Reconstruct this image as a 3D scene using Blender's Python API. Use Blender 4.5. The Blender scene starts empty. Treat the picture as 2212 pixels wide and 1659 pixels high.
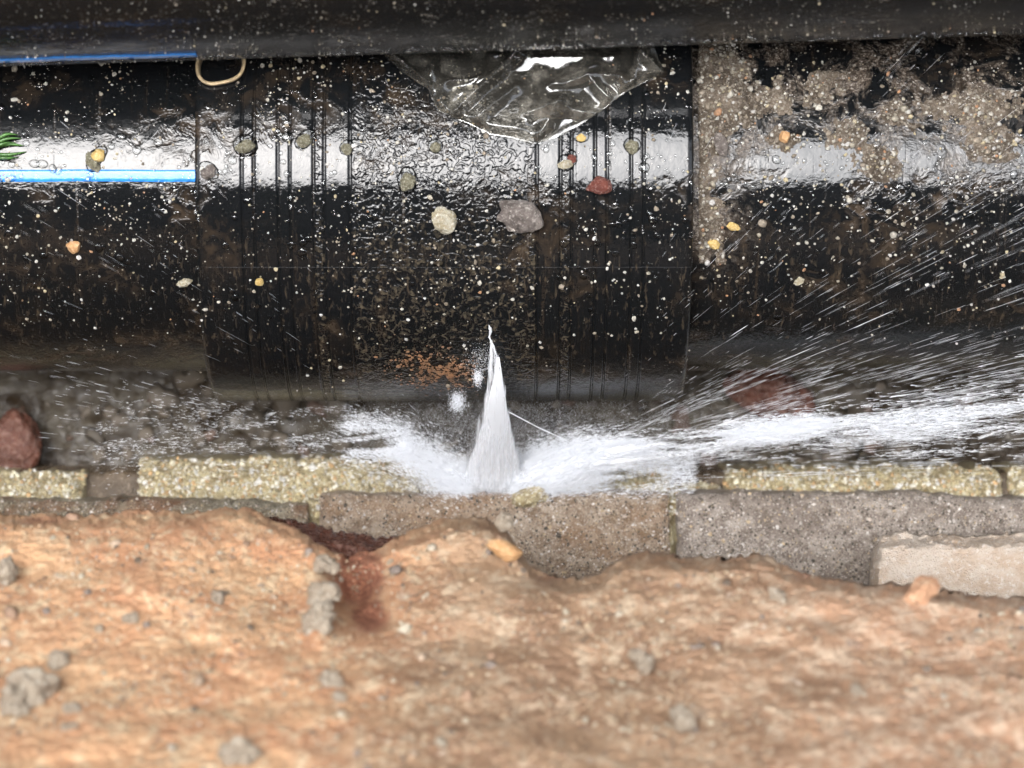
import bpy, math, random
import numpy as np

random.seed(7)
rng = np.random.default_rng(11)
scene = bpy.context.scene
R_ = math.radians

# ------------------------------------------------------------------ camera, sky, sun, exposure
D0 = 1.5
ZC, YC, F = 0.112 + D0, -0.1035, 4696.0 * D0          # camera height, offset and focal length in 2212-wide pixels
cam_d = bpy.data.cameras.new('camera')
cam = bpy.data.objects.new('camera', cam_d)
scene.collection.objects.link(cam)
cam.location = (0, YC, ZC)
cam.rotation_euler = (0, 0, 0)
cam_d.sensor_width = 36
cam_d.lens = 36 * F / 2212
cam_d.clip_start = 0.02
cam_d.clip_end = 500
cam_d.dof.use_dof = True
cam_d.dof.focus_distance = D0 + 0.035
cam_d.dof.aperture_fstop = 7.0
scene.camera = cam

SUN_ZEN, SUN_TILT = 9, 4                    # degrees from the zenith towards -X, and towards +Y
sdir = np.array([-math.sin(R_(SUN_ZEN)), math.tan(R_(SUN_TILT)) * math.cos(R_(SUN_ZEN)), math.cos(R_(SUN_ZEN))])
sdir /= np.linalg.norm(sdir)
world = bpy.data.worlds.new('World')
scene.world = world
world.use_nodes = True
wn = world.node_tree
wn.nodes.clear()
sky = wn.nodes.new('ShaderNodeTexSky')
sky.sky_type = 'NISHITA'
sky.sun_disc = False
sky.sun_elevation = math.asin(sdir[2])
sky.sun_rotation = math.atan2(sdir[0], sdir[1])
sky.air_density = 1.0
sky.dust_density = 4.0
hs = wn.nodes.new('ShaderNodeHueSaturation')
hs.inputs['Saturation'].default_value = 0.40
bg = wn.nodes.new('ShaderNodeBackground')
bg.inputs['Strength'].default_value = 0.15
wo = wn.nodes.new('ShaderNodeOutputWorld')
wn.links.new(sky.outputs[0], hs.inputs['Color'])
wn.links.new(hs.outputs[0], bg.inputs['Color'])
wn.links.new(bg.outputs[0], wo.inputs['Surface'])

sun_d = bpy.data.lights.new('sun', 'SUN')
sun_d.energy = 0.75
sun_d.angle = R_(42)
sun_d.color = (0.92, 0.955, 1.0)
sun = bpy.data.objects.new('sun', sun_d)
scene.collection.objects.link(sun)
import mathutils
sun.rotation_euler = mathutils.Vector(sdir).to_track_quat('Z', 'Y').to_euler()

scene.view_settings.view_transform = 'Standard'
scene.view_settings.look = 'None'
scene.view_settings.exposure = 2.5
scene.view_settings.gamma = 1.0
scene.view_settings.use_curve_mapping = False
scene.cycles.use_denoising = True
scene.cycles.max_bounces = 8
scene.cycles.diffuse_bounces = 3
scene.cycles.glossy_bounces = 3
scene.cycles.transmission_bounces = 4
scene.cycles.transparent_max_bounces = 24
scene.cycles.caustics_reflective = False
scene.cycles.caustics_refractive = False
scene.cycles.sample_clamp_indirect = 6.0

# ------------------------------------------------------------------ helpers
COL = scene.collection

def link(o, parent=None):
    COL.objects.link(o)
    if parent is not None:
        o.parent = parent
    return o

def tag(o, label=None, cat=None, group=None, kind=None):
    for k, v in (('label', label), ('category', cat), ('group', group), ('kind', kind)):
        if v:
            o[k] = v
    return o

def empty(name, loc=(0, 0, 0)):
    o = bpy.data.objects.new(name, None)
    o.empty_display_size = 0.02
    o.location = loc
    return link(o)

def mesh_np(name, V, Fc, mat=None, parent=None, smooth=True, attrs=None, color=None):
    """V (n,3); Fc (m,3) or (m,4)."""
    V = np.asarray(V, dtype=np.float32)
    Fc = np.asarray(Fc, dtype=np.int32)
    k = Fc.shape[1]
    me = bpy.data.meshes.new(name)
    me.vertices.add(len(V))
    me.vertices.foreach_set('co', V.ravel())
    me.loops.add(Fc.size)
    me.loops.foreach_set('vertex_index', Fc.ravel())
    me.polygons.add(len(Fc))
    me.polygons.foreach_set('loop_start', np.arange(0, Fc.size, k, dtype=np.int32))
    try:
        me.polygons.foreach_set('loop_total', np.full(len(Fc), k, dtype=np.int32))
    except Exception:
        pass
    me.polygons.foreach_set('use_smooth', np.full(len(Fc), smooth, dtype=bool))
    for an, av in (attrs or {}).items():
        av = np.asarray(av, dtype=np.float32)
        if av.ndim == 1:
            me.attributes.new(an, 'FLOAT', 'POINT').data.foreach_set('value', av)
        else:
            me.attributes.new(an, 'FLOAT_VECTOR', 'POINT').data.foreach_set('vector', av.ravel())
    if color is not None:
        c = np.asarray(color, dtype=np.float32)
        if c.shape[1] == 3:
            c = np.hstack([c, np.ones((len(c), 1), np.float32)])
        me.attributes.new('tint', 'FLOAT_COLOR', 'POINT').data.foreach_set('color', c.ravel())
    me.update()
    me.validate()
    if mat:
        me.materials.append(mat)
    o = bpy.data.objects.new(name, me)
    return link(o, parent)

def grid_faces(nu, nv, wrap=False):
    i = np.arange(nu - 1)[:, None]
    nvv = nv if wrap else nv - 1
    j = np.arange(nvv)[None, :]
    j2 = (j + 1) % nv
    a = i * nv + j
    b = (i + 1) * nv + j
    c = (i + 1) * nv + j2
    d = i * nv + j2
    return np.stack([a, b, c, d], -1).reshape(-1, 4)

def hash3(ix, iy, iz, seed):
    h = (ix.astype(np.uint32) * np.uint32(374761393) + iy.astype(np.uint32) * np.uint32(668265263)
         + iz.astype(np.uint32) * np.uint32(2147483647 - 58) + np.uint32((seed * 974634781) & 0xffffffff))
    h = (h ^ (h >> np.uint32(13))) * np.uint32(1274126177)
    h = (h ^ (h >> np.uint32(16))) * np.uint32(2246822519)
    h = h ^ (h >> np.uint32(15))
    return h.astype(np.float64) / 4294967295.0

def vnoise(p, seed=0):
    p = np.asarray(p, dtype=np.float64)
    i = np.floor(p).astype(np.int64)
    f = p - i
    f = f * f * f * (f * (f * 6 - 15) + 10)
    out = np.zeros(p.shape[:-1])
    for dx in (0, 1):
        wx = f[..., 0] if dx else 1 - f[..., 0]
        for dy in (0, 1):
            wy = f[..., 1] if dy else 1 - f[..., 1]
            for dz in (0, 1):
                wz = f[..., 2] if dz else 1 - f[..., 2]
                out += wx * wy * wz * hash3(i[..., 0] + dx, i[..., 1] + dy, i[..., 2] + dz, seed)
    return out * 2 - 1

def fbm(p, octv=4, seed=0, gain=0.5, lac=2.03):
    a, s, out = 1.0, 0.0, 0.0
    q = np.asarray(p, dtype=np.float64)
    for k in range(octv):
        out = out + a * vnoise(q, seed + k * 17)
        s += a
        a *= gain
        q = q * lac + 3.7
    return out / s

def ss(a, b, x):
    t = np.clip((x - a) / (b - a), 0, 1)
    return t * t * (3 - 2 * t)

def at(u, v, Z):
    """photo pixel (2212 wide) + height -> world point"""
    d = ZC - Z
    return np.array([(u - 1106) * d / F, YC - (v - 829.5) * d / F, Z])

def on_cyl(u, v, R, cy=0.0, cz=0.0):
    """pixel -> first hit on the cylinder along X; returns point and normal"""
    u = np.asarray(u, float); v = np.asarray(v, float)
    dx = (u - 1106) / F; dy = -(v - 829.5) / F
    oy, oz = YC - cy, ZC - cz
    a = dy * dy + 1
    b = 2 * (oy * dy - oz)
    c = oy * oy + oz * oz - R * R
    disc = np.maximum(b * b - 4 * a * c, 0)
    t = (-b - np.sqrt(disc)) / (2 * a)
    P = np.stack([dx * t, YC + dy * t, ZC - t], -1)
    N = np.stack([np.zeros_like(t), (P[..., 1] - cy) / R, (P[..., 2] - cz) / R], -1)
    return P, N

# ------------------------------------------------------------------ materials
class NT:
    def __init__(self, name):
        self.m = bpy.data.materials.new(name)
        self.m.use_nodes = True
        self.t = self.m.node_tree
        self.t.nodes.clear()
        self.out = self.n('ShaderNodeOutputMaterial')
    def n(self, typ, **kw):
        nd = self.t.nodes.new(typ)
        for k, v in kw.items():
            setattr(nd, k, v)
        return nd
    def l(self, a, b):
        self.t.links.new(a, b)
    def set(self, sock, v):
        if isinstance(v, bpy.types.NodeSocket):
            self.l(v, sock)
        else:
            sock.default_value = v
    def coord(self, attr=None):
        if attr:
            return self.n('ShaderNodeAttribute', attribute_name=attr).outputs['Vector']
        return self.n('ShaderNodeTexCoord').outputs['Object']
    def mapping(self, vec, scale=(1, 1, 1), loc=(0, 0, 0)):
        m = self.n('ShaderNodeMapping')
        self.l(vec, m.inputs['Vector'])
        m.inputs['Scale'].default_value = scale
        m.inputs['Location'].default_value = loc
        return m.outputs[0]
    def noise(self, vec, scale, detail=3, rough=0.55, dist=0.0):
        nd = self.n('ShaderNodeTexNoise')
        self.l(vec, nd.inputs['Vector'])
        nd.inputs['Scale'].default_value = scale
        nd.inputs['Detail'].default_value = detail
        nd.inputs['Roughness'].default_value = rough
        nd.inputs['Distortion'].default_value = dist
        return nd.outputs['Fac']
    def voro(self, vec, scale, feature='F1', out='Distance', rand=1.0):
        nd = self.n('ShaderNodeTexVoronoi', feature=feature)
        self.l(vec, nd.inputs['Vector'])
        nd.inputs['Scale'].default_value = scale
        nd.inputs['Randomness'].default_value = rand
        return nd.outputs[out]
    def ramp(self, x, a, b, lo=0.0, hi=1.0):
        nd = self.n('ShaderNodeMapRange', interpolation_type='SMOOTHSTEP')
        self.set(nd.inputs['Value'], x)
        nd.inputs['From Min'].default_value = a
        nd.inputs['From Max'].default_value = b
        nd.inputs['To Min'].default_value = lo
        nd.inputs['To Max'].default_value = hi
        return nd.outputs['Result']
    def math(self, op, a, b=None):
        nd = self.n('ShaderNodeMath', operation=op)
        self.set(nd.inputs[0], a)
        if b is not None:
            self.set(nd.inputs[1], b)
        return nd.outputs[0]
    def mix(self, fac, a, b, blend='MIX'):
        nd = self.n('ShaderNodeMix', data_type='RGBA', blend_type=blend)
        self.set(nd.inputs[0], fac)
        for s, v in ((nd.inputs[6], a), (nd.inputs[7], b)):
            if isinstance(v, tuple) and len(v) == 3:
                v = v + (1,)
            self.set(s, v)
        return nd.outputs[2]
    def bump(self, h, dist, strength=1.0, normal=None):
        nd = self.n('ShaderNodeBump')
        nd.inputs['Strength'].default_value = strength
        nd.inputs['Distance'].default_value = dist
        self.l(h, nd.inputs['Height'])
        if normal is not None:
            self.l(normal, nd.inputs['Normal'])
        return nd.outputs[0]
    def principled(self, **kw):
        p = self.n('ShaderNodeBsdfPrincipled')
        for k, v in kw.items():
            s = p.inputs[k.replace('_', ' ')]
            if isinstance(v, tuple) and len(v) == 3 and s.type == 'RGBA':
                v = v + (1,)
            self.set(s, v)
        return p
    def done(self, p):
        self.l(p.outputs[0] if hasattr(p, 'outputs') else p, self.out.inputs['Surface'])
        return self.m

def mat_hdpe(name, film=False, hammered=None, brown=1.0, ior=1.37, streak=0.4, pale=0.35, dull_amt=1.0, stripe=None):
    n = NT(name)
    c = n.coord('cyl')
    big = n.noise(n.mapping(c, (1, 1.3, 1)), 16, 5, 0.62, 0.4)
    fine = n.noise(c, 420, 3, 0.6)
    mid = n.noise(n.mapping(c, (1, 1, 1), (3, 1, 0)), 95, 4, 0.65, 0.8)
    dirt = n.math('MULTIPLY', n.ramp(big, 0.46, 0.72), n.ramp(mid, 0.4, 0.66))
    st = n.noise(n.mapping(c, (190, 9, 1)), 1.0, 3, 0.6)
    st = n.math('MULTIPLY', n.ramp(st, 0.58, 0.74), n.ramp(fine, 0.35, 0.6))
    dirt2 = n.math('ADD', dirt, n.math('MULTIPLY', st, streak))
    base = n.mix(n.math('MULTIPLY', n.math('MINIMUM', dirt2, 1.0), 0.5 * brown), (0.0048, 0.0054, 0.0060), (0.070, 0.046, 0.026))
    spk = n.math('MULTIPLY', n.ramp(n.noise(c, 760, 2, 0.5), 0.66, 0.74), n.ramp(mid, 0.42, 0.62))
    base = n.mix(n.math('MULTIPLY', spk, pale), base, (0.42, 0.38, 0.31))
    if film:
        sy = n.n('ShaderNodeSeparateXYZ'); n.l(c, sy.inputs[0])
        zone = n.ramp(n.math('ADD', sy.outputs[1], n.math('MULTIPLY', n.math('SUBTRACT', big, 0.5), 0.10)), -0.004, 0.022)
        nearc = n.math('MULTIPLY', n.ramp(n.math('ADD', sy.outputs[0], n.math('MULTIPLY', n.math('SUBTRACT', mid, 0.5), 0.05)), .118, .092), n.ramp(sy.outputs[1], -0.062, -0.03))
        fm = n.math('MULTIPLY', n.math('MAXIMUM', zone, nearc), n.ramp(n.noise(n.mapping(c, (1, 1, 1), (2, 5, 0)), 48, 5, 0.7, 0.8), 0.44, 0.60))
        gr = n.noise(c, 560, 4, 0.75)
        base = n.mix(n.math('MULTIPLY', fm, n.ramp(gr, 0.32, 0.55)), base, n.mix(n.ramp(gr, 0.5, 0.66), (0.070, 0.052, 0.038), (0.27, 0.245, 0.21)))
        dirt2 = n.math('ADD', dirt2, n.math('MULTIPLY', n.math('MULTIPLY', fm, gr), 1.3))
    if pale > .6:
        sc = n.noise(n.mapping(c, (260, 1150, 1)), 1.0, 4, 0.7, 0.6)
        base = n.mix(n.math('MULTIPLY', n.ramp(sc, 0.625, 0.67), n.ramp(mid, 0.46, 0.62, 0.0, 0.9)), base, (0.36, 0.33, 0.28))
    sx = n.n('ShaderNodeSeparateXYZ'); n.l(c, sx.inputs[0])
    dull = n.math('MULTIPLY', n.ramp(n.math('ADD', sx.outputs[1], n.math('MULTIPLY', n.math('SUBTRACT', mid, 0.5), 0.03)), -0.022, -0.048), dull_amt)
    dv = n.noise(n.mapping(c, (420, 130, 1), (3, 3, 0)), 1.0, 4, 0.7, 0.4)
    base = n.mix(n.math('MULTIPLY', dull, n.ramp(dv, 0.55, 0.72, 0.0, 0.36)), base, (0.11, 0.080, 0.050))
    rough = n.math('ADD', n.ramp(dirt2, 0.3, 1.0, 0.02, 0.36), n.math('MULTIPLY', dull, n.ramp(dv, 0.35, 0.65, 0.10, 0.22)))
    wave = n.noise(c, 120, 2, 0.5)
    h = n.math('MULTIPLY', wave, 0.00016)
    h = n.math('ADD', h, n.math('MULTIPLY', fine, 0.00009))
    h = n.math('ADD', h, n.math('MULTIPLY', dirt2, 0.0004))
    if pale > .6:
        h = n.math('ADD', h, n.math('MULTIPLY', sc, 0.0003))
    h = n.math('ADD', h, n.math('MULTIPLY', n.math('MULTIPLY', dull, dv), 0.0004))
    if hammered:
        m = None
        for (a, b) in hammered:
            k = n.math('MULTIPLY', n.math('GREATER_THAN', sx.outputs[0], a), n.math('LESS_THAN', sx.outputs[0], b))
            m = k if m is None else n.math('MAXIMUM', m, k)
        hn = n.noise(n.mapping(c, (1, 1.2, 1), (5, 2, 0)), 240, 1.2, 0.5, 1.3)
        pl = n.ramp(hn, 0.41, 0.60)
        hh = n.math('MULTIPLY', n.math('ADD', pl, n.math('MULTIPLY', hn, 0.25)), m)
        h = n.math('ADD', h, n.math('MULTIPLY', hh, 0.00019))
        low = n.ramp(sx.outputs[1], -0.015, -0.045)
        sed = n.math('MULTIPLY', n.math('MULTIPLY', n.ramp(pl, 0.35, 0.05), low), n.ramp(fine, 0.42, 0.66, 0.0, 0.45))
        base = n.mix(n.math('MULTIPLY', sed, m), base, (0.13, 0.105, 0.07))
    nb = n.bump(h, 1.0)
    p = n.principled(Base_Color=base, Roughness=rough, IOR=ior, Normal=nb)
    return n.done(p)

def mat_grain(name):
    n = NT(name)
    c = n.coord()
    t = n.n('ShaderNodeAttribute', attribute_name='tint').outputs['Color']
    v = n.noise(c, 900, 4, 0.7)
    b = n.mix(n.ramp(v, 0.3, 0.7, 0.0, 0.55), t, (0.09, 0.075, 0.055))
    nb = n.bump(n.noise(c, 1500, 3, 0.6), 0.0006)
    p = n.principled(Base_Color=b, Roughness=n.ramp(v, 0.3, 0.7, 0.28, 0.65), IOR=1.5, Normal=nb)
    return n.done(p)

def mat_rock(name, cols, scale=140, rough=0.75, bump=0.0012, wet=0.0, spot=None, stain=None):
    """cols: dark, mid, light"""
    n = NT(name)
    c = n.coord()
    a = n.noise(c, scale * 0.35, 5, 0.65, 0.3)
    b = n.noise(c, scale * 2.2, 4, 0.7)
    f = n.noise(c, scale * 7, 3, 0.7)
    col = n.mix(n.ramp(a, 0.36, 0.64), cols[0], cols[1])
    col = n.mix(n.ramp(b, 0.5, 0.72), col, cols[2])
    col = n.mix(n.ramp(f, 0.56, 0.75, 0, 0.6), col, tuple(x * 0.4 for x in cols[0]))
    if stain:
        col = n.mix(n.ramp(n.noise(n.mapping(c, (1, 1.6, 1)), 26, 5, 0.65, 0.5), 0.46, 0.66, 0, 0.62), col, stain)
    if spot:
        col = n.mix(n.ramp(n.voro(c, scale * 0.5), 0.10, 0.2, 0.75, 0.0), col, spot)
    nb = n.bump(n.math('ADD', b, n.math('MULTIPLY', f, 0.5)), bump)
    p = n.principled(Base_Color=col, Roughness=n.ramp(b, 0.35, 0.65, max(rough - 0.35 * wet - .1, .08), rough - 0.25 * wet), IOR=1.45, Normal=nb)
    return n.done(p)

def mat_plain(name, col, rough=0.5, vary=0.25, scale=200, bump=0.0003, ior=1.45):
    n = NT(name)
    c = n.coord()
    a = n.noise(c, scale, 4, 0.6)
    colr = n.mix(n.ramp(a, 0.3, 0.7), tuple(x * (1 - vary) for x in col), tuple(min(x * (1 + vary), 1) for x in col))
    return n.done(n.principled(Base_Color=colr, Roughness=rough, IOR=ior, Normal=n.bump(a, bump)))

def mat_drop(name='water_drop'):
    n = NT(name)
    fr = n.n('ShaderNodeFresnel'); fr.inputs['IOR'].default_value = 1.5
    tr = n.n('ShaderNodeBsdfTransparent'); tr.inputs[0].default_value = (0.97, 0.98, 0.98, 1)
    gl = n.n('ShaderNodeBsdfGlossy'); gl.inputs['Roughness'].default_value = 0.04
    mx = n.n('ShaderNodeMixShader')
    n.l(fr.outputs[0], mx.inputs[0]); n.l(tr.outputs[0], mx.inputs[1]); n.l(gl.outputs[0], mx.inputs[2])
    return n.done(mx)

def mat_white_water(name, dens=1.0, stretch=None, lo=0.3, hi=0.6, use_attr=False):
    """aerated water: scattering white mixed with clear, cover from streaky noise"""
    n = NT(name)
    df = n.principled(Base_Color=(0.88, 0.89, 0.91), Roughness=0.25, IOR=1.33)
    tl = n.n('ShaderNodeBsdfTranslucent'); tl.inputs[0].default_value = (0.86, 0.89, 0.93, 1)
    mx = n.n('ShaderNodeMixShader'); mx.inputs[0].default_value = 0.45
    n.l(df.outputs[0], mx.inputs[1]); n.l(tl.outputs[0], mx.inputs[2])
    if not stretch:
        return n.done(mx)
    tr = n.n('ShaderNodeBsdfTransparent')
    m2 = n.n('ShaderNodeMixShader')
    if stretch:
        c = n.coord('flow')
        s = n.noise(n.mapping(c, stretch), 1.0, 5, 0.62, 0.3)
        fac = n.ramp(s, lo, hi, 0.0, dens)
        if use_attr:
            cv = n.n('ShaderNodeAttribute', attribute_name='cover').outputs['Fac']
            s2 = n.math('ADD', s, n.math('MULTIPLY', n.math('SUBTRACT', cv, 0.5), 1.1))
            fac = n.ramp(s2, lo, hi, 0.0, dens)
        n.l(fac, m2.inputs[0])
    else:
        m2.inputs[0].default_value = dens
    n.l(tr.outputs[0], m2.inputs[1]); n.l(mx.outputs[0], m2.inputs[2])
    return n.done(m2)

def mat_film(name):
    n = NT(name)
    c = n.coord()
    lw = n.n('ShaderNodeFresnel'); lw.inputs['IOR'].default_value = 1.65
    nb = n.bump(n.noise(c, 60, 1, 0.5, 0.3), 0.0005)
    n.l(nb, lw.inputs['Normal'])
    gl = n.n('ShaderNodeBsdfGlossy'); gl.inputs['Roughness'].default_value = 0.06
    n.l(nb, gl.inputs['Normal'])
    tr = n.n('ShaderNodeBsdfTransparent'); tr.inputs[0].default_value = (0.93, 0.92, 0.88, 1)
    df = n.n('ShaderNodeBsdfDiffuse'); df.inputs[0].default_value = (0.46, 0.43, 0.36, 1)
    m1 = n.n('ShaderNodeMixShader')
    n.l(n.ramp(n.noise(c, 70, 5, 0.7), 0.45, 0.78, 0.05, 0.36), m1.inputs[0])
    n.l(tr.outputs[0], m1.inputs[1]); n.l(df.outputs[0], m1.inputs[2])
    m2 = n.n('ShaderNodeMixShader')
    n.l(lw.outputs[0], m2.inputs[0]); n.l(m1.outputs[0], m2.inputs[1]); n.l(gl.outputs[0], m2.inputs[2])
    return n.done(m2)

RC, RP, RB = 0.112, 0.097, 0.085
def ux(u, d=D0):
    return (u - 1106) * d / F

M_COUP = mat_hdpe('black_coupling_plastic', hammered=[(ux(757), ux(1158)), (ux(678), ux(699)), (ux(1212), ux(1234))], streak=0.55)
M_PIPE = mat_hdpe('black_pipe_plastic', brown=1.1)
M_PIPE_MUD = mat_hdpe('black_pipe_with_mud_film', film=True, brown=1.1)
M_UPPER = mat_hdpe('black_upper_pipe_plastic', brown=0.3, pale=0.9, streak=0.05, ior=1.36, dull_amt=0.0)
M_BLUE = mat_plain('blue_stripe_plastic', (0.025, 0.19, 0.58), 0.16, 0.2, 300, 0.00010, 1.36)
M_GRAIN = mat_grain('mixed_grit')
M_DROP = mat_drop()
M_MUDCAKE = mat_rock('wet_grey_mud', ((0.055, 0.042, 0.03), (0.15, 0.12, 0.09), (0.28, 0.245, 0.20)), 260, 0.5, 0.0016, 0.7)
M_SOIL = mat_rock('dark_trench_soil', ((0.010, 0.008, 0.006), (0.017, 0.013, 0.010), (0.028, 0.022, 0.016)), 20, 0.95, 0.01)
M_MORTAR = mat_rock('yellow_sandy_mortar', ((0.24, 0.18, 0.09), (0.48, 0.41, 0.245), (0.74, 0.69, 0.53)), 280, 0.55, 0.0022, 0.3)
M_BRICK_OR0 = mat_rock('orange_brick_piece', ((0.37, 0.20, 0.115), (0.45, 0.275, 0.165), (0.48, 0.36, 0.245)), 95, 0.85, 0.0016, 0, (0.17, 0.12, 0.09))
def mat_fore():
    n = NT('broken_orange_brick')
    c = n.coord()
    sx = n.n('ShaderNodeSeparateXYZ'); n.l(c, sx.inputs[0])
    a = n.noise(c, 30, 5, 0.65, 0.3)
    b = n.noise(n.mapping(c, (1, .8, .8)), 130, 5, 0.7, 0.2)
    f = n.noise(n.mapping(c, (1, 1, 1), (4, 4, 4)), 520, 4, 0.7)
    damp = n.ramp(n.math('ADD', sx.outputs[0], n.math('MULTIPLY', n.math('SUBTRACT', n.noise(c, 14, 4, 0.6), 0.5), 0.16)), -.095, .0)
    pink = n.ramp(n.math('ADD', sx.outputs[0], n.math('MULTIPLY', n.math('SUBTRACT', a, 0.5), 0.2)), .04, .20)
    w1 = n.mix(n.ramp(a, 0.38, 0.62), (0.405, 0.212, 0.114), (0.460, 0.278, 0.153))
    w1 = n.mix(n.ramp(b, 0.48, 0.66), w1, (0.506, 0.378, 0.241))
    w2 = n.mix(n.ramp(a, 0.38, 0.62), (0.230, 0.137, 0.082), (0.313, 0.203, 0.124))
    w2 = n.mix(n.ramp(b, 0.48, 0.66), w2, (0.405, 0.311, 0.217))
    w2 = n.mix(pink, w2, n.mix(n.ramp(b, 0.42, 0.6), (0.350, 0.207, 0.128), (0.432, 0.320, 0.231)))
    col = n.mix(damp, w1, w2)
    dk = n.math('MULTIPLY', n.ramp(f, 0.55, 0.68), n.ramp(b, 0.60, 0.42))
    col = n.mix(n.math('MULTIPLY', dk, 0.6), col, (0.085, 0.06, 0.05))
    g = n.noise(n.mapping(c, (1, 1, 1), (9, 2, 5)), 75, 4, 0.7, 0.5)
    col = n.mix(n.ramp(g, 0.62, 0.72, 0, 0.7), col, (0.17, 0.125, 0.105))
    col = n.mix(n.ramp(g, 0.36, 0.27, 0, 0.55), col, (0.50, 0.44, 0.36))
    rd = n.n('ShaderNodeAttribute', attribute_name='red').outputs['Fac']
    rdm = n.ramp(n.math('ADD', rd, n.math('MULTIPLY', n.math('SUBTRACT', b, 0.5), 1.2)), 0.3, 0.8)
    col = n.mix(rdm, col, n.mix(n.ramp(f, 0.4, 0.6), (0.15, 0.055, 0.03), (0.30, 0.13, 0.075)))
    h = n.math('ADD', n.math('MULTIPLY', b, 0.0008), n.math('MULTIPLY', f, 0.0014))
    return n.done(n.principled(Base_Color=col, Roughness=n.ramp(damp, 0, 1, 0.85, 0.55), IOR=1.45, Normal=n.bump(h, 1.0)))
M_BRICK_OR = mat_fore()
M_BRICK_GR = mat_rock('damp_grey_brick', ((0.17, 0.135, 0.11), (0.36, 0.31, 0.265), (0.66, 0.60, 0.54)), 480, 0.6, 0.0016, 0.3, None, (0.16, 0.125, 0.10))
M_BRICK_OL = mat_rock('olive_grey_brick', ((0.14, 0.11, 0.07), (0.28, 0.245, 0.18), (0.52, 0.48, 0.38)), 420, 0.6, 0.0018, 0.3, None, (0.22, 0.085, 0.035))
M_BRICK_TAN = mat_rock('tan_gritty_brick', ((0.19, 0.13, 0.085), (0.36, 0.285, 0.215), (0.62, 0.55, 0.46)), 420, 0.6, 0.0018, 0.3, None, (0.24, 0.14, 0.075))
M_BRICK_PALE = mat_rock('pale_pinkish_brick', ((0.34, 0.26, 0.19), (0.41, 0.35, 0.29), (0.47, 0.42, 0.37)), 170, 0.8, 0.0018)
M_BRICK_RED = mat_rock('dark_red_brick', ((0.075, 0.032, 0.022), (0.13, 0.052, 0.034), (0.22, 0.13, 0.10)), 150, 0.5, 0.0015, 0.6)
M_GREYLUMP = mat_rock('grey_mortar_lump', ((0.26, 0.205, 0.15), (0.38, 0.32, 0.245), (0.50, 0.45, 0.37)), 200, 0.85, 0.002)
M_BAND = mat_plain('tan_rubber', (0.40, 0.30, 0.175), 0.45, 0.3, 400)
M_GRASS = mat_plain('grass_blade', (0.06, 0.14, 0.035), 0.35, 0.4, 300)
M_FILM = mat_film('clear_plastic_film')

# ------------------------------------------------------------------ trench
def bank(name, y0, y1, ztop, side):
    nx, nz = 90, 60
    x = np.linspace(-3.2, 3.2, nx); z = np.linspace(-0.5, ztop, nz)
    X, Z = np.meshgrid(x, z, indexing='ij')
    Y = np.full_like(X, y0) - side * 0.035 * (fbm(np.stack([X * 3, Z * 3, X * 0], -1), 4, 5) - 0.6) * -1
    front = np.stack([X, Y, Z], -1).reshape(-1, 3)
    back = front.copy(); back[:, 1] = y1
    n = nx * nz
    Ff = grid_faces(nx, nz)
    def edge(ix):
        a = ix[:-1]; b = ix[1:]
        return np.stack([a, b, b + n, a + n], -1)
    idx = np.arange(n).reshape(nx, nz)
    Fa = np.vstack([Ff, Ff[:, ::-1] + n, edge(idx[:, -1]), edge(idx[:, 0]), edge(idx[0]), edge(idx[-1])])
    o = mesh_np(name, np.vstack([front, back]), Fa, M_SOIL)
    return tag(o, kind='structure')
bank('trench_bank_far', 0.60, 1.6, 2.05, 1)
bank('trench_bank_near', -0.325, -1.4, 2.30, -1)

xs = np.linspace(-3.2, 3.2, 260); ys = np.linspace(-0.9, 0.9, 90)
X, Y = np.meshgrid(xs, ys, indexing='ij')
Z = -0.125 + 0.015 * fbm(np.stack([X * 12, Y * 12, X * 0], -1), 4, 3)
o = mesh_np('trench_floor', np.stack([X, Y, Z], -1).reshape(-1, 3), grid_faces(260, 90), M_SOIL)
tag(o, kind='structure')

# ------------------------------------------------------------------ muddy pool between pipe and wall
def mat_pool():
    n = NT('muddy_churned_water')
    c = n.coord()
    a = n.noise(c, 45, 5, 0.65, 0.6)
    b = n.noise(n.mapping(c, (1, 1.6, 1)), 120, 4, 0.7, 0.8)
    col = n.mix(n.ramp(a, 0.38, 0.62), (0.022, 0.015, 0.009), (0.060, 0.050, 0.036))
    foam = n.math('MULTIPLY', n.ramp(b, 0.52, 0.68), n.ramp(a, 0.40, 0.6))
    col = n.mix(n.math('MULTIPLY', foam, 0.18), col, (0.45, 0.45, 0.46))
    p = n.principled(Base_Color=col, Roughness=n.ramp(foam, 0, 1, 0.10, 0.35), IOR=1.33, Normal=n.bump(b, 0.002))
    return n.done(p)
nx, ny = 420, 110
X, Y = np.meshgrid(np.linspace(-0.42, 0.42, nx), np.linspace(-0.215, -0.02, ny), indexing='ij')
q = np.stack([X, Y, X * 0], -1)
Z = -0.102 + 0.0060 * fbm(q * (60, 85, 1), 3, 21, 0.5) + 0.004 * fbm(q * 22, 2, 9)
o = mesh_np('pool_water', np.stack([X, Y, Z], -1).reshape(-1, 3), grid_faces(nx, ny), mat_pool())
tag(o, kind='structure')

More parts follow.
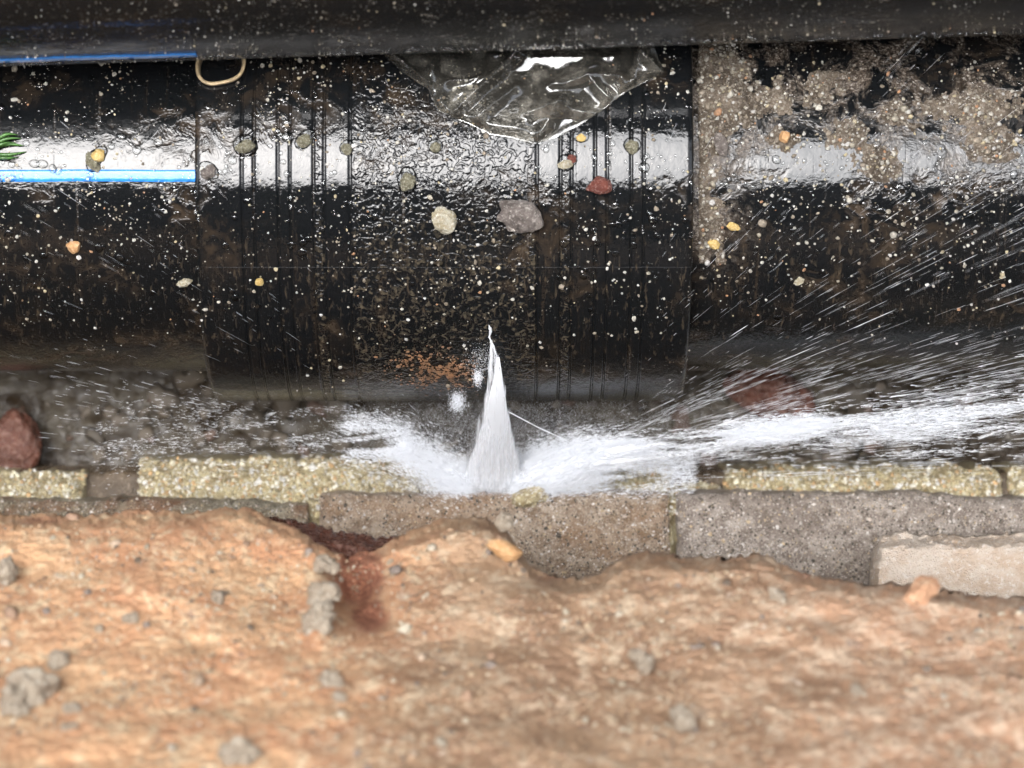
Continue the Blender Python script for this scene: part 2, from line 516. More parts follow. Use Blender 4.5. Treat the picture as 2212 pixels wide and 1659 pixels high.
# ------------------------------------------------------------------ pipes
def lathe(name, prof, mat, parent=None, nphi=256, extra=None):
    """prof: list of (x, r), axis X; phi measured from +Z towards +Y"""
    prof = np.array(prof)
    n = len(prof)
    ph = np.linspace(0, 2 * math.pi, nphi, endpoint=False)
    Xg = np.repeat(prof[:, 0][:, None], nphi, 1)
    Rg = np.repeat(prof[:, 1][:, None], nphi, 1)
    P = np.repeat(ph[None], n, 0)
    V = np.stack([Xg, Rg * np.sin(P), Rg * np.cos(P)], -1).reshape(-1, 3)
    Ps = np.where(P > math.pi, P - 2 * math.pi, P)
    cyl = np.stack([Xg, 0.1 * Ps, Rg * 0], -1).reshape(-1, 3)
    Fc = grid_faces(n, nphi, wrap=True)[:, ::-1]
    o = mesh_np(name, V, Fc, mat, parent, True, {'cyl': cyl})
    return o

def arc_strip(name, x0, x1, R, lift, ph0, ph1, mat, parent, nx=60, npz=8, wob=0.0, thick=0.0012):
    """a curved strip lying on the pipe, with thickness"""
    xs = np.linspace(x0, x1, nx); t = np.linspace(0, 1, npz)
    X, T = np.meshgrid(xs, t, indexing='ij')
    w = wob * fbm(np.stack([X * 60, T * 0, T * 0], -1), 3, 4)
    ph = ph0 + (ph1 - ph0) * T + w
    prof = np.minimum(1, np.minimum(T, 1 - T) * 8)
    r = R - thick + (thick + lift) * prof
    V = np.stack([X, r * np.sin(ph), r * np.cos(ph)], -1).reshape(-1, 3)
    cyl = np.stack([X, 0.1 * ph, X * 0], -1).reshape(-1, 3)
    return mesh_np(name, V, grid_faces(nx, npz)[:, ::-1], mat, parent, True, {'cyl': cyl})

XL, XR = ux(420), ux(1499)
main = empty('water_main_pipe', (0, 0, -RP))
tag(main, 'thick black plastic water main with ribbed sleeve coupling spraying water', 'pipe')
def sect(x0, x1, par, mat=None):
    xs = np.linspace(x0, x1, 40)
    o = lathe('pipe_section', [(x0, 0.074)] + [(x, RP) for x in xs] + [(x1, 0.074)], mat or M_PIPE, par)
    o.matrix_parent_inverse = par.matrix_basis.inverted()
    return o
secL = sect(-0.9, XL + 0.02, main)
secR = sect(XR - 0.02, 0.9, main, M_PIPE_MUD)
tag(secL, 'smooth black pipe with a light blue stripe'); tag(secR, 'black pipe caked in grey grit and mud')
# coupling with grooves
gro = [(522, 1.2, .9), (548, 1.2, .9), (600, 1.2, .9), (626, 1.0, .8), (677, 1.2, .9), (700, 1.2, .9), (756, 1.3, .8),
       (1160, 1.3, 1.0), (1211, 1.2, .9), (1235, 1.2, .9), (1286, 1.2, .9), (1312, 1.2, .9), (1364, 1.2, .9), (1391, 1.2, .9)]
prof = [(XL, 0.0885), (XL, RC - 0.0022), (XL + 0.0008, RC - 0.0008), (XL + 0.0022, RC), (XL + 0.003, RC)]
for (u, w, d) in gro:
    x = ux(u); w = w * 0.5e-3; d = d * 1e-3
    prof += [(x - w - 0.0008, RC), (x - w - 0.00035, RC), (x - w, RC - 0.00025), (x - w * .6, RC - d), (x + w * .6, RC - d), (x + w, RC - 0.00025), (x + w + 0.00035, RC), (x + w + 0.0008, RC)]
prof += [(XR - 0.003, RC), (XR - 0.0022, RC), (XR - 0.0008, RC - 0.0008), (XR, RC - 0.0022), (XR, 0.0885)]
coup = lathe('coupling', prof, M_COUP, main, 384)
coup.matrix_parent_inverse = main.matrix_basis.inverted()
tag(coup, 'ribbed black sleeve with pebbled wet middle band')
# mould line of the coupling
Pm, Nm = on_cyl(1000, 578, RC)
phm = math.atan2(Pm[1], Pm[2])
o = arc_strip('mould_line', XL + 0.004, XR - 0.001, RC, 0.00022, phm - 0.0030, phm + 0.0030, M_COUP, coup, 200, 7, 0.0015)
# blue stripe
Pa, _ = on_cyl(200, 363, RP); Pb, _ = on_cyl(200, 396, RP)
o = arc_strip('blue_stripe', -0.88, XL + 0.001, RP, 0.00016, math.atan2(Pb[1], Pb[2]), math.atan2(Pa[1], Pa[2]), M_BLUE, secL, 120, 10, 0.003)
tag(o, 'light blue stripe running along the pipe')

# upper pipe
zB = 0.150
yB = 0.1315
slant = math.atan2(68, 2212)
up = empty('upper_water_pipe', (0, yB, zB))
tag(up, 'dirty black plastic pipe with thin blue stripe lying above the water main', 'pipe')
up.rotation_euler = (0, 0, slant)
ub = lathe('pipe_barrel', [(-0.9, 0.07)] + [(x, RB) for x in np.linspace(-0.9, 0.9, 60)] + [(0.9, 0.07)], M_UPPER, up)
o = arc_strip('blue_stripe', -0.88, -0.143, RB, 0.00016, R_(-86), R_(-79.5), M_BLUE, up, 160, 8, 0.02)

# ------------------------------------------------------------------ rocks and grit
def ico(sub):
    t = (1 + 5 ** .5) / 2
    V = [(-1, t, 0), (1, t, 0), (-1, -t, 0), (1, -t, 0), (0, -1, t), (0, 1, t), (0, -1, -t), (0, 1, -t), (t, 0, -1), (t, 0, 1), (-t, 0, -1), (-t, 0, 1)]
    Fc = [(0, 11, 5), (0, 5, 1), (0, 1, 7), (0, 7, 10), (0, 10, 11), (1, 5, 9), (5, 11, 4), (11, 10, 2), (10, 7, 6), (7, 1, 8),
          (3, 9, 4), (3, 4, 2), (3, 2, 6), (3, 6, 8), (3, 8, 9), (4, 9, 5), (2, 4, 11), (6, 2, 10), (8, 6, 7), (9, 8, 1)]
    V = [np.array(v) / np.linalg.norm(v) for v in V]
    for _ in range(sub):
        cache = {}; nf = []
        def mid(a, b):
            k = (min(a, b), max(a, b))
            if k not in cache:
                m = V[a] + V[b]; V.append(m / np.linalg.norm(m)); cache[k] = len(V) - 1
            return cache[k]
        for a, b, c in Fc:
            ab, bc, ca = mid(a, b), mid(b, c), mid(c, a)
            nf += [(a, ab, ca), (b, bc, ab), (c, ca, bc), (ab, bc, ca)]
        Fc = nf
    return np.array(V), np.array(Fc)
ICO = {k: ico(k) for k in (0, 1, 2, 4)}

def frame(Nrm):
    z = Nrm / np.linalg.norm(Nrm)
    x = np.array([1.0, 0, 0]); x = x - z * x.dot(z); x /= np.linalg.norm(x)
    return np.stack([x, np.cross(z, x), z], 1)

def rock(name, P, Nrm, rad, mat, label=None, cat=None, group=None, seed=1, flat=0.7, rough=0.28, parent=None, sub=4, rot=None, asp=(1, 1), sink=0.35, tint=None, angular=0.0):
    V, Fc = ICO[sub]
    V = V.copy()
    d = 1 + rough * fbm(V * 1.3 + seed * 7.1, 3, seed) * 1.5 + 0.10 * fbm(V * 5 + seed, 3, seed + 3)
    if angular:
        r2 = np.random.default_rng(seed)
        for _ in range(9):
            k = r2.normal(size=3); k /= np.linalg.norm(k)
            lim = r2.uniform(0.62, 0.9)
            pr = (V * d[:, None]) @ k
            over = np.maximum(pr - lim, 0)
            d = d - angular * over
    V = V * d[:, None] * np.array([rad * asp[0], rad * asp[1], rad * flat])
    a = rot if rot is not None else seed * 1.7
    c, s = math.cos(a), math.sin(a)
    V = V @ np.array([[c, s, 0], [-s, c, 0], [0, 0, 1]])
    V[:, 2] += rad * flat * (1 - sink)
    W = V @ frame(np.asarray(Nrm, float)).T
    kw = {}
    if tint is not None:
        kw['color'] = np.repeat(np.array([tint]), len(W), 0)
    o = mesh_np(name, W, Fc, mat, None, True, **kw)
    o.location = P
    if parent is not None:
        o.parent = parent
        o.matrix_parent_inverse = parent.matrix_basis.inverted()
    return tag(o, label, cat, group)

def onm(u, v):
    R = RC if 421 < u < 1498 else RP
    return on_cyl(u, v, R)

GREY = mat_rock('grey_pitted_stone', ((0.11, 0.09, 0.08), (0.27, 0.235, 0.21), (0.60, 0.55, 0.50)), 330, 0.55, 0.0026, 0.3)
CREAM = mat_rock('cream_angular_stone', ((0.30, 0.255, 0.16), (0.44, 0.41, 0.33), (0.62, 0.60, 0.53)), 330, 0.45, 0.0014, 0.4)
OLIVE = mat_rock('olive_speckled_stone', ((0.12, 0.11, 0.07), (0.25, 0.235, 0.165), (0.48, 0.46, 0.36)), 480, 0.45, 0.0014, 0.5)
REDWET = mat_rock('wet_red_brick_chip', ((0.10, 0.028, 0.02), (0.17, 0.055, 0.038), (0.33, 0.20, 0.17)), 380, 0.3, 0.0014, 0.8)
ORANGE = mat_rock('orange_brick_chip', ((0.42, 0.22, 0.09), (0.52, 0.31, 0.15), (0.62, 0.45, 0.28)), 300, 0.6, 0.001, 0.3)
YELLOW = mat_rock('yellow_flint_chip', ((0.45, 0.30, 0.09), (0.55, 0.41, 0.17), (0.66, 0.56, 0.33)), 300, 0.35, 0.001, 0.5)

stones = [
 (1128, 463, 10.6, GREY, 'large grey-brown pitted stone on the pebbled middle of the coupling', dict(asp=(1.02, .80), flat=.55, rot=-.25, angular=.5)),
 (958, 477, 6.6, CREAM, 'pale cream angular stone with yellow edge beside the large grey stone', dict(asp=(.95, 1.02), flat=.55, angular=.9, rot=.5)),
 (1295, 400, 5.9, REDWET, 'wet dark red brick chip lying across the right ribs of coupling', dict(asp=(1.05, .82), flat=.5, angular=.8, rot=0.1)),
 (880, 393, 4.0, OLIVE, 'olive grey stone in a ring of water, above the cream stone', dict(asp=(1, .95), angular=.6)),
 (530, 318, 3.9, OLIVE, 'speckled grey stone over the first groove pair near the blue stripe', dict(asp=(1.1, .85), angular=.6, rot=.4)),
 (658, 304, 3.4, OLIVE, 'rounded speckled stone on the coupling beside the narrow textured ring', dict(asp=(1.05, .9), angular=.5, rot=.8)),
 (1366, 317, 3.1, OLIVE, 'small olive stone between the last two ribs of the coupling', dict(asp=(1, 1.15), angular=.7, rot=.5)),
 (940, 319, 2.6, OLIVE, 'tiny olive stone in the wet pebbled band below the plastic film', dict(angular=.5)),
 (749, 322, 2.8, OLIVE, 'small yellowish stone at the left border of the pebbled band', dict(angular=.5)),
 (1255, 298, 2.2, YELLOW, 'tiny yellow stone just under the edge of plastic film', dict(asp=(.8, 1.2), angular=.7)),
 (1222, 355, 2.9, CREAM, 'small cream stone touching a red chip on the coupling ribs', dict(angular=.5, asp=(1.2, .8))),
 (1236, 344, 2.3, REDWET, 'small red chip touching a cream stone on the coupling ribs', dict(angular=.7)),
 (213, 338, 3.2, YELLOW, 'yellow stone above the blue stripe of the water main', dict(angular=.5)),
 (202, 352, 3.6, OLIVE, 'flat brownish stone touching the blue stripe', dict(flat=.4, asp=(1.3, .7))),
 (160, 531, 3.6, ORANGE, 'orange brick chip on the dark flank below the blue stripe', dict(angular=.9, asp=(1.05, .85))),
 (452, 372, 3.2, GREY, 'dull grey stone close to the coupling edge by the blue stripe', dict(asp=(.9, 1.1))),
 (1693, 299, 2.9, ORANGE, 'square orange brick chip bedded in the grey mud on the pipe', dict(angular=1.0, sink=-.3)),
 (1584, 487, 2.7, YELLOW, 'yellow flint chip below the mud next to the coupling end', dict(angular=.9, asp=(1.1, .85), sink=0)),
 (1543, 525, 2.8, YELLOW, 'amber flint chip, lower of two beside the coupling end', dict(angular=.9, asp=(.9, 1.1), sink=0)),
 (1557, 313, 5.0, GREY, 'long grey stone flake stuck in mud beside the coupling end', dict(asp=(.55, 1.15), rot=.35, flat=.35, sink=-.2)),
 (560, 607, 2.2, YELLOW, 'tiny tan chip on the left ribs below the mould line', dict(angular=.7)),
 (398, 608, 2.6, CREAM, 'small white shell-like chip near the lower left coupling edge', dict(asp=(1.4, .7), rot=.4)),
 (1725, 606, 2.0, CREAM, 'small white chip on the clean flank of the right-hand pipe', dict(asp=(1.3, .8), rot=.5)),
]
for i, (u, v, r, m, lab, kw) in enumerate(stones):
    P, N = onm(u, v)
    rock('stone', P, N, r * 1e-3, m, lab, 'stone', 'stones lying on the water main', seed=i + 3, **kw)

def scatter_mesh(name, P, N, rads, tints, mat, kind='stuff', sub=0, flat=0.75, label=None, cat=None, sink=0.3, jitter=0.3):
    V, Fc = ICO[sub]
    n = len(P)
    nv = len(V)
    dsp = 1 + jitter * rng.normal(size=(n, nv, 1)).clip(-1.6, 1.6) * 0.6
    sc = rads[:, None, None] * np.stack([rng.uniform(.75, 1.3, n), rng.uniform(.75, 1.3, n), np.full(n, flat)], -1)[:, None, :]
    L = V[None] * dsp * sc
    L[..., 2] += (rads * flat * (1 - sink))[:, None]
    a = rng.uniform(0, 6.28, n)
    c, s = np.cos(a)[:, None], np.sin(a)[:, None]
    x = L[..., 0] * c - L[..., 1] * s; y = L[..., 0] * s + L[..., 1] * c
    N = N / np.linalg.norm(N, axis=1, keepdims=True)
    T = np.tile(np.array([1.0, 0, 0]), (n, 1)); T = T - N * (T * N).sum(1, keepdims=True); T /= np.linalg.norm(T, axis=1, keepdims=True)
    B = np.cross(N, T)
    W = P[:, None] + x[..., None] * T[:, None] + y[..., None] * B[:, None] + L[..., 2:3] * N[:, None]
    Fa = (Fc[None] + (np.arange(n) * nv)[:, None, None]).reshape(-1, 3)
    colr = np.repeat(tints, nv, 0) if tints is not None else None
    o = mesh_np(name, W.reshape(-1, 3), Fa, mat, None, sub > 0, color=colr)
    return tag(o, label, cat, kind=kind)

PAL = np.array([(.52, .49, .42), (.60, .58, .52), (.40, .36, .28), (.50, .42, .26), (.30, .25, .19), (.46, .24, .12), (.22, .18, .13), (.62, .60, .57)])
def tints(n, w=None):
    if w is None:
        w = [.2, .16, .14, .10, .14, .03, .11, .12]
    idx = rng.choice(len(PAL), n, p=w)
    return PAL[idx] * rng.uniform(.75, 1.1, (n, 1))

def main_scatter(n, dens, vmin=95, vmax=860):
    """pixels over the water main, thinned by dens(u,v) in 0..1"""
    us, vs = [], []
    while sum(len(a) for a in us) < n:
        u = rng.uniform(-30, 2240, n * 3); v = rng.uniform(vmin, vmax, n * 3)
        lim = np.where((u > 421) & (u < 1498), 850, 765)
        k = (rng.uniform(size=n * 3) < dens(u, v)) & (v < lim)
        us.append(u[k]); vs.append(v[k])
    u = np.concatenate(us)[:n]; v = np.concatenate(vs)[:n]
    isC = (u > 421) & (u < 1498)
    Pc, Nc = on_cyl(u, v, RC); Pp, Np = on_cyl(u, v, RP)
    P = np.where(isC[:, None], Pc, Pp); N = np.where(isC[:, None], Nc, Np)
    return u, v, P, N
def clump(u, v, s=0.012, seed=5):
    return fbm(np.stack([u * s, v * s, u * 0], -1), 3, seed)
def dens_grit(u, v):
    d = 0.06 + 0.94 * ss(0.05, 0.42, clump(u, v))
    d *= np.where(u < 760, 1.0, np.where(u < 1160, .8, np.where(u < 1498, .45, .5)))
    d *= 1 - 0.75 * ss(600, 760, v)
    d *= 1 - 0.6 * ss(60, 10, np.abs(v - 345))
    return d
u, v, P, N = main_scatter(2000, dens_grit)
r = rng.lognormal(math.log(0.00030), 0.6, 2000).clip(.00012, .0014)
scatter_mesh('pipe_grit', P, N, r, tints(2000), M_GRAIN, label='pale sand grit scattered over the wet water main', cat='grit')
# larger grains, low right and around the pebbled band
u, v, P, N = main_scatter(500, lambda u, v: np.where((u > 760) & (u < 1160), .9, .35) * ss(250, 420, v) * (1 - ss(640, 800, v)))
r = rng.lognormal(math.log(0.00046), 0.35, 500).clip(.00025, .0012)
scatter_mesh('coarse_sand', P, N, r, tints(500), M_GRAIN, sub=1, label='coarse sand grains sprinkled on the coupling', cat='sand')

n = 1100
u = rng.normal(945, 46, n); v = rng.normal(802, 20, n) + (u - 950) * .12
k = fbm(np.stack([u * .05, v * .06, u * 0], -1), 3, 19) > -.15
u, v = u[k], v[k]; n = len(u)
Pq, Nq = on_cyl(u, v, RC)
scatter_mesh('rusty_sediment', Pq, Nq, rng.lognormal(math.log(.00042), .45, n), np.array([(.26, .12, .05)]) * rng.uniform(.35, 1.2, (n, 1)), M_GRAIN, flat=.3,
             label='rusty orange sediment on the coupling flank beside the jet', cat='sediment')

# grit on the upper pipe
n = 2600
x = rng.uniform(-.36, .36, n); ph = R_(-1) * rng.uniform(30, 96, n)
k = fbm(np.stack([x * 40, ph * 4, x * 0], -1), 3, 8) > -0.12
x, ph = x[k], ph[k]; n = len(x)
cs, sn = math.cos(slant), math.sin(slant)
Pl = np.stack([x, RB * np.sin(ph), RB * np.cos(ph)], -1); Nl = np.stack([x * 0, np.sin(ph), np.cos(ph)], -1)
rot = np.array([[cs, -sn, 0], [sn, cs, 0], [0, 0, 1]])
scatter_mesh('upper_pipe_grit', Pl @ rot.T + (0, yB, zB), Nl @ rot.T, rng.lognormal(math.log(.00019), .5, n).clip(.00009, .0009), tints(n), M_GRAIN,
             label='fine pale grit stuck to the upper pipe', cat='grit')

# beads hanging along the lower side of the upper pipe
n = 420
x = rng.uniform(-.30, .30, n); ph = R_(-1) * rng.normal(86, 1.6, n)
Pl = np.stack([x, RB * np.sin(ph), RB * np.cos(ph)], -1); Nl = np.stack([x * 0, np.sin(ph), np.cos(ph)], -1)
scatter_mesh('hanging_beads', Pl @ rot.T + (0, yB, zB), Nl @ rot.T, rng.lognormal(math.log(.0009), .5, n).clip(.0003, .0024), None, M_DROP, sub=1, flat=.55, sink=1.0, jitter=.05,
             label='water beads hanging along the underside of the upper pipe', cat='water drops')

# water drops on the main
def dens_drop(u, v):
    d = 0.15 + .85 * ss(-.1, .4, clump(u, v, .02, 31))
    d *= np.where(v < 560, 1, .35)
    d *= np.where((u > 760) & (u < 1160) & (v > 240), .25, 1)
    return d
u, v, P, N = main_scatter(1700, dens_drop, 100, 700)
r = rng.lognormal(math.log(.00075), .5, 1700).clip(.0003, .0026)
sp = [(u_, v_, r_) for (u_, v_, r_, *_) in stones if u_ < 1500 and 290 < v_ < 400 and r_ < 5]
Ps = np.array([onm(a, b - 4)[0] for a, b, c_ in sp]); Ns = np.array([onm(a, b - 4)[1] for a, b, c_ in sp])
P = np.vstack([P, Ps]); N = np.vstack([N, Ns]); r = np.concatenate([r, np.array([c_ * 1.35e-3 for a, b, c_ in sp])])
scatter_mesh('water_drops', P, N, r, None, M_DROP, sub=1, flat=.36, sink=1.0, jitter=0.0, label='clear water drops beaded on the water main', cat='water drops')

# mud and gravel caked on the right-hand pipe
def mud_patch(name, u0, u1, v0, v1, fn, nu, nv, label, mat):
    U, Vv = np.meshgrid(np.linspace(u0, u1, nu), np.linspace(v0, v1, nv), indexing='ij')
    P, N = on_cyl(U, Vv, RP)
    h = fn(U, Vv)
    W = P + N * h[..., None]
    o = mesh_np(name, W.reshape(-1, 3), grid_faces(nu, nv)[:, ::-1], mat)
    return tag(o, label, 'mud', kind='stuff')
def mudfn(U, V):
    q = np.stack([U, V, U * 0], -1)
    big = fbm(q * .0055, 3, 41)
    g = fbm(q * .05, 4, 43, .6)
    near = ss(1650, 1520, U) * (1 - ss(500, 680, V)) * 1.15
    top = 1 - ss(250, 400, V + 40 * fbm(q * .01, 3, 6))
    left = 1 - ss(1560, 1700, U) * 0.9
    # lumps as in the picture
    lump = np.zeros_like(U)
    for (a, b, ra, rb, k) in ((1905, 355, 48, 42, 1.3), (2150, 320, 75, 55, 1.1), (2110, 230, 150, 38, .95), (1690, 302, 38, 30, 1.1), (1840, 290, 45, 40, .9),
                              (1620, 215, 130, 60, .95), (1780, 190, 90, 60, .8), (1950, 250, 60, 50, .7), (1560, 150, 90, 50, .8)):
        lump = np.maximum(lump, k * np.exp(-((U - a) / ra) ** 2 - ((V - b) / rb) ** 2))
    base = 0.55 * near + 0.25 * top + 0.95 * lump + 0.42 * big + 0.44 * g - 0.60
    base = base - 1.2 * ss(1512, 1503, U)
    return np.clip(base, -.8, 1.3) * 0.0030 + 0.0006 * g * (base > 0)
mud_patch('caked_mud', 1502, 2280, 80, 700, mudfn, 420, 340, 'wet grey gritty mud caked on the pipe beyond the coupling', M_MUDCAKE)
# gravel in the mud
u, v, P, N = main_scatter(1500, lambda u, v: (u > 1504) * np.where(mudfn(u, v) > .0002, 1, .06) * (v < 620))
h = np.maximum(mudfn(u, v), 0)
scatter_mesh('mud_gravel', P + N * h[:, None], N, rng.lognormal(math.log(.00042), .5, 1500).clip(.0002, .0020),
             tints(1500, [.16, .14, .2, .12, .16, .04, .12, .06]) * .8, M_GRAIN, sub=1, label='fine gravel bedded in the caked mud', cat='gravel')

# ------------------------------------------------------------------ rubber band loop, plastic film, grass
def loop_band():
    pts = [(440, 118), (432, 140), (431, 158), (437, 173), (452, 182), (475, 181), (500, 175), (517, 164), (524, 148), (525, 130), (520, 116)]
    pts = np.array(pts, float)
    t = np.linspace(0, len(pts) - 1, 70)
    i = np.minimum(t.astype(int), len(pts) - 2); f = (t - i)[:, None]
    p0 = pts[np.maximum(i - 1, 0)]; p1 = pts[i]; p2 = pts[i + 1]; p3 = pts[np.minimum(i + 2, len(pts) - 1)]
    C = .5 * ((2 * p1) + (-p0 + p2) * f + (2 * p0 - 5 * p1 + 4 * p2 - p3) * f ** 2 + (-p0 + 3 * p1 - 3 * p2 + p3) * f ** 3)
    P, N = on_cyl(C[:, 0], C[:, 1], RC)
    tan = np.gradient(P, axis=0); tan /= np.linalg.norm(tan, axis=1, keepdims=True)
    side = np.cross(tan, N)
    ring = []
    for (a, b) in ((-.0007, -.0002), (-.0008, .0030), (-.0004, .0034), (.0004, .0034), (.0008, .0030), (.0007, -.0002)):
        ring.append(P + side * a + N * b + side * (b * .25))
    V = np.stack(ring, 1)
    o = mesh_np('rubber_loop', V.reshape(-1, 3), grid_faces(70, 6, wrap=True), M_BAND)
    tag(o, 'tan rubber loop poking out from under the upper pipe', 'rubber band')
loop_band()

def plastic_film():
    low = np.array([(826, 118), (870, 160), (925, 196), (945, 240), (975, 256), (1010, 268), (1060, 292), (1110, 300), (1150, 312), (1200, 298), (1250, 272), (1300, 240), (1345, 205), (1390, 180), (1436, 163)], float)
    nu, nv = 260, 140
    U = np.linspace(826, 1434, nu)
    lo = np.interp(U, low[:, 0], low[:, 1])
    upv = np.interp(U, [826, 1400, 1434], [112, 92, 158])
    T = np.linspace(0, 1, nv)
    UU = np.repeat(U[:, None], nv, 1)
    VV = upv[:, None] + (lo - upv)[:, None] * T[None]
    q = np.stack([UU, VV, UU * 0], -1)
    h = 0.0022 + 0.0024 * fbm(q * .009, 2, 71)
    h += 0.0022 * (1 - np.abs(fbm(q * (.010, .014, 1), 1, 77)) * 3.0).clip(-.3, 1)
    def fold(a, b, amp, w):
        a = np.array(a, float); b = np.array(b, float); d = b - a; L = np.linalg.norm(d); d /= L
        rx, ry = UU - a[0], VV - a[1]
        s = rx * d[0] + ry * d[1]; dist = np.abs(rx * -d[1] + ry * d[0])
        m = ss(-15, 15, s) * ss(L + 15, L - 15, s)
        return amp * m * np.maximum(0, 1 - dist / w) ** 1.3
    h += fold((1140, 108), (965, 262), .0045, 17) + fold((1125, 185), (1030, 258), .0035, 20) + fold((835, 120), (935, 200), .003, 14)
    h += fold((985, 215), (1090, 150), .0022, 22) + fold((1215, 215), (1160, 302), .0035, 26) + fold((1270, 175), (1335, 235), .0035, 22)
    h += fold((1365, 195), (1385, 110), .004, 22) + fold((1370, 125), (1430, 165), .003, 16) + fold((925, 195), (945, 130), .003, 16)
    h += fold((1190, 190), (1290, 150), .003, 24) + fold((1130, 250), (1230, 225), .0028, 26) + fold((1060, 130), (1330, 135), .003, 26)
    h += fold((1405, 100), (1398, 175), .004, 34) + fold((1330, 120), (1345, 190), .003, 26)
    h += .0005 * fbm(q * .03, 2, 79)
    h *= 0.35 + .65 * ss(0, .12, 1 - T)[None] 
    P, N = on_cyl(UU, VV, RC)
    W = P + N * np.maximum(h, .0003)[..., None]
    o = mesh_np('plastic_film', W.reshape(-1, 3), grid_faces(nu, nv)[:, ::-1], M_FILM)
    tag(o, 'crumpled clear plastic film hanging from under the upper pipe onto the coupling', 'plastic film')
plastic_film()

tuft = empty('grass_tuft', tuple(on_cyl(8, 325, RP)[0]))
tag(tuft, 'wet tuft of green grass blades on the water main above the blue stripe', 'grass')
for k, (u0, v0, u1, v1, bend) in enumerate(((-20, 325, 52, 316, 7), (-20, 318, 46, 300, 6), (-20, 333, 58, 328, -5), (-15, 312, 40, 293, 8), (-18, 338, 40, 340, -4), (-20, 328, 34, 309, 4))):
    t = np.linspace(0, 1, 24)
    uu = u0 + (u1 - u0) * t; vv = v0 + (v1 - v0) * t - bend * np.sin(t * 3.14)
    P, N = on_cyl(uu, vv, RP)
    w = 0.0009 * (1 - t ** 3) + .0001
    V = []
    for s, hh in ((-1, .0010), (0, .0018), (1, .0010)):
        V.append(P + N * (hh + .003 * np.sin(t * 3.14) * (.4 + .15 * k))[:, None] + np.array([0, 1, 0]) * (w * s)[:, None])
    V.append(P + N * (.0002 + .003 * np.sin(t * 3.14) * (.4 + .15 * k))[:, None])
    o = mesh_np('blade', np.stack(V, 1).reshape(-1, 3), grid_faces(24, 4, wrap=True), M_GRASS, tuft)
    o.matrix_parent_inverse = tuft.matrix_basis.inverted()

# ------------------------------------------------------------------ brick wall
wall = empty('brick_wall', (0, -0.2, -0.125))
tag(wall, 'broken brick wall with yellow mortar bed along the muddy pool', 'wall')
def hf(name, x0, x1, y0, y1, nx, ny, fz, mat, label=None, zmin=-0.12):
    X, Y = np.meshgrid(np.linspace(x0, x1, nx), np.linspace(y0, y1, ny), indexing='ij')
    X, Y, Z = fz(X, Y)
    Z[0, :] = zmin; Z[-1, :] = zmin; Z[:, 0] = zmin; Z[:, -1] = zmin
    V = np.stack([X, Y, Z], -1).reshape(-1, 3)
    o = mesh_np(name, V, grid_faces(nx, ny), mat, wall)
    o.matrix_parent_inverse = wall.matrix_basis.inverted()
    if label:
        o['label'] = label
    return o
def uX(u, Z):
    return (u - 1106) * (ZC - Z) / F
def vY(v, Z):
    return YC - (v - 829.5) * (ZC - Z) / F

# sub-base under the mortar: brown brick footing
zf = -0.058
def base_z(X, Y):
    q = np.stack([X, Y, X * 0], -1)
    e = vY(1014, zf) + 0.0012 * fbm(q * (60, 0, 1), 3, 14)
    sd = e - Y
    return X, Y, zf + .0012 * fbm(q * 120, 4, 15) - 0.06 * ss(0.0012, -0.0015, sd)
hf('footing_brick', -.42, .42, -.30, vY(1014, zf) + .004, 500, 70, base_z, mat_rock('brown_wet_brick', ((0.06, 0.042, 0.026), (0.10, 0.072, 0.046), (0.17, 0.13, 0.09)), 170, .45, .001, .6), 'brown wet brick footing')

# yellow mortar pieces
def mortar(u0, u1, v0, v1, ztop, seed, slope=0.0, amp=1.0, mat=None, name='mortar', edge=None):
    y_in, y_out = vY(v1, ztop), vY(v0, ztop)
    xa, xb = uX(u0, ztop), uX(u1, ztop)
    def fz(X, Y):
        q = np.stack([X, Y, X * 0], -1)
        wob = .0022 * fbm(q * 130, 3, seed)
        e = y_out + .0018 * fbm(np.stack([X * 55, X * 0, X * 0], -1), 3, seed + 2)
        sd = np.minimum(np.minimum(X - xa, xb - X), e - Y) + wob
        z = ztop + slope * (Y - y_in) + amp * (.0020 * fbm(q * 160, 3, seed + 5) + .0016 * fbm(q * 520, 3, seed + 6, .6))
        # grains of sand stand proud
        z = z - .004 * ss(.006, 0, sd) - .06 * ss(.0004, -.0018, sd)
        return X, Y, z
    nx = int(max(40, (xb - xa) / .00075)); 
    return hf(name, xa - .004, xb + .004, y_in - .012, y_out + .005, min(nx, 500), 60, fz, mat or M_MORTAR)
zm = -0.040
mortar(-520, 178, 1018, 1076, zm, 1, -.55)
mortar(292, 905, 992, 1078, zm, 2, -.55)
mortar(885, 1245, 1020, 1078, zm - .006, 3, -.5)
mortar(1228, 1450, 1004, 1078, zm, 4, -.55)
mortar(1440, 1568, 1040, 1078, zm - .012, 5, -.5)
mortar(1570, 2168, 1008, 1074, zm, 6, -.55)
mortar(2185, 2700, 1010, 1074, zm - .004, 7, -.55)

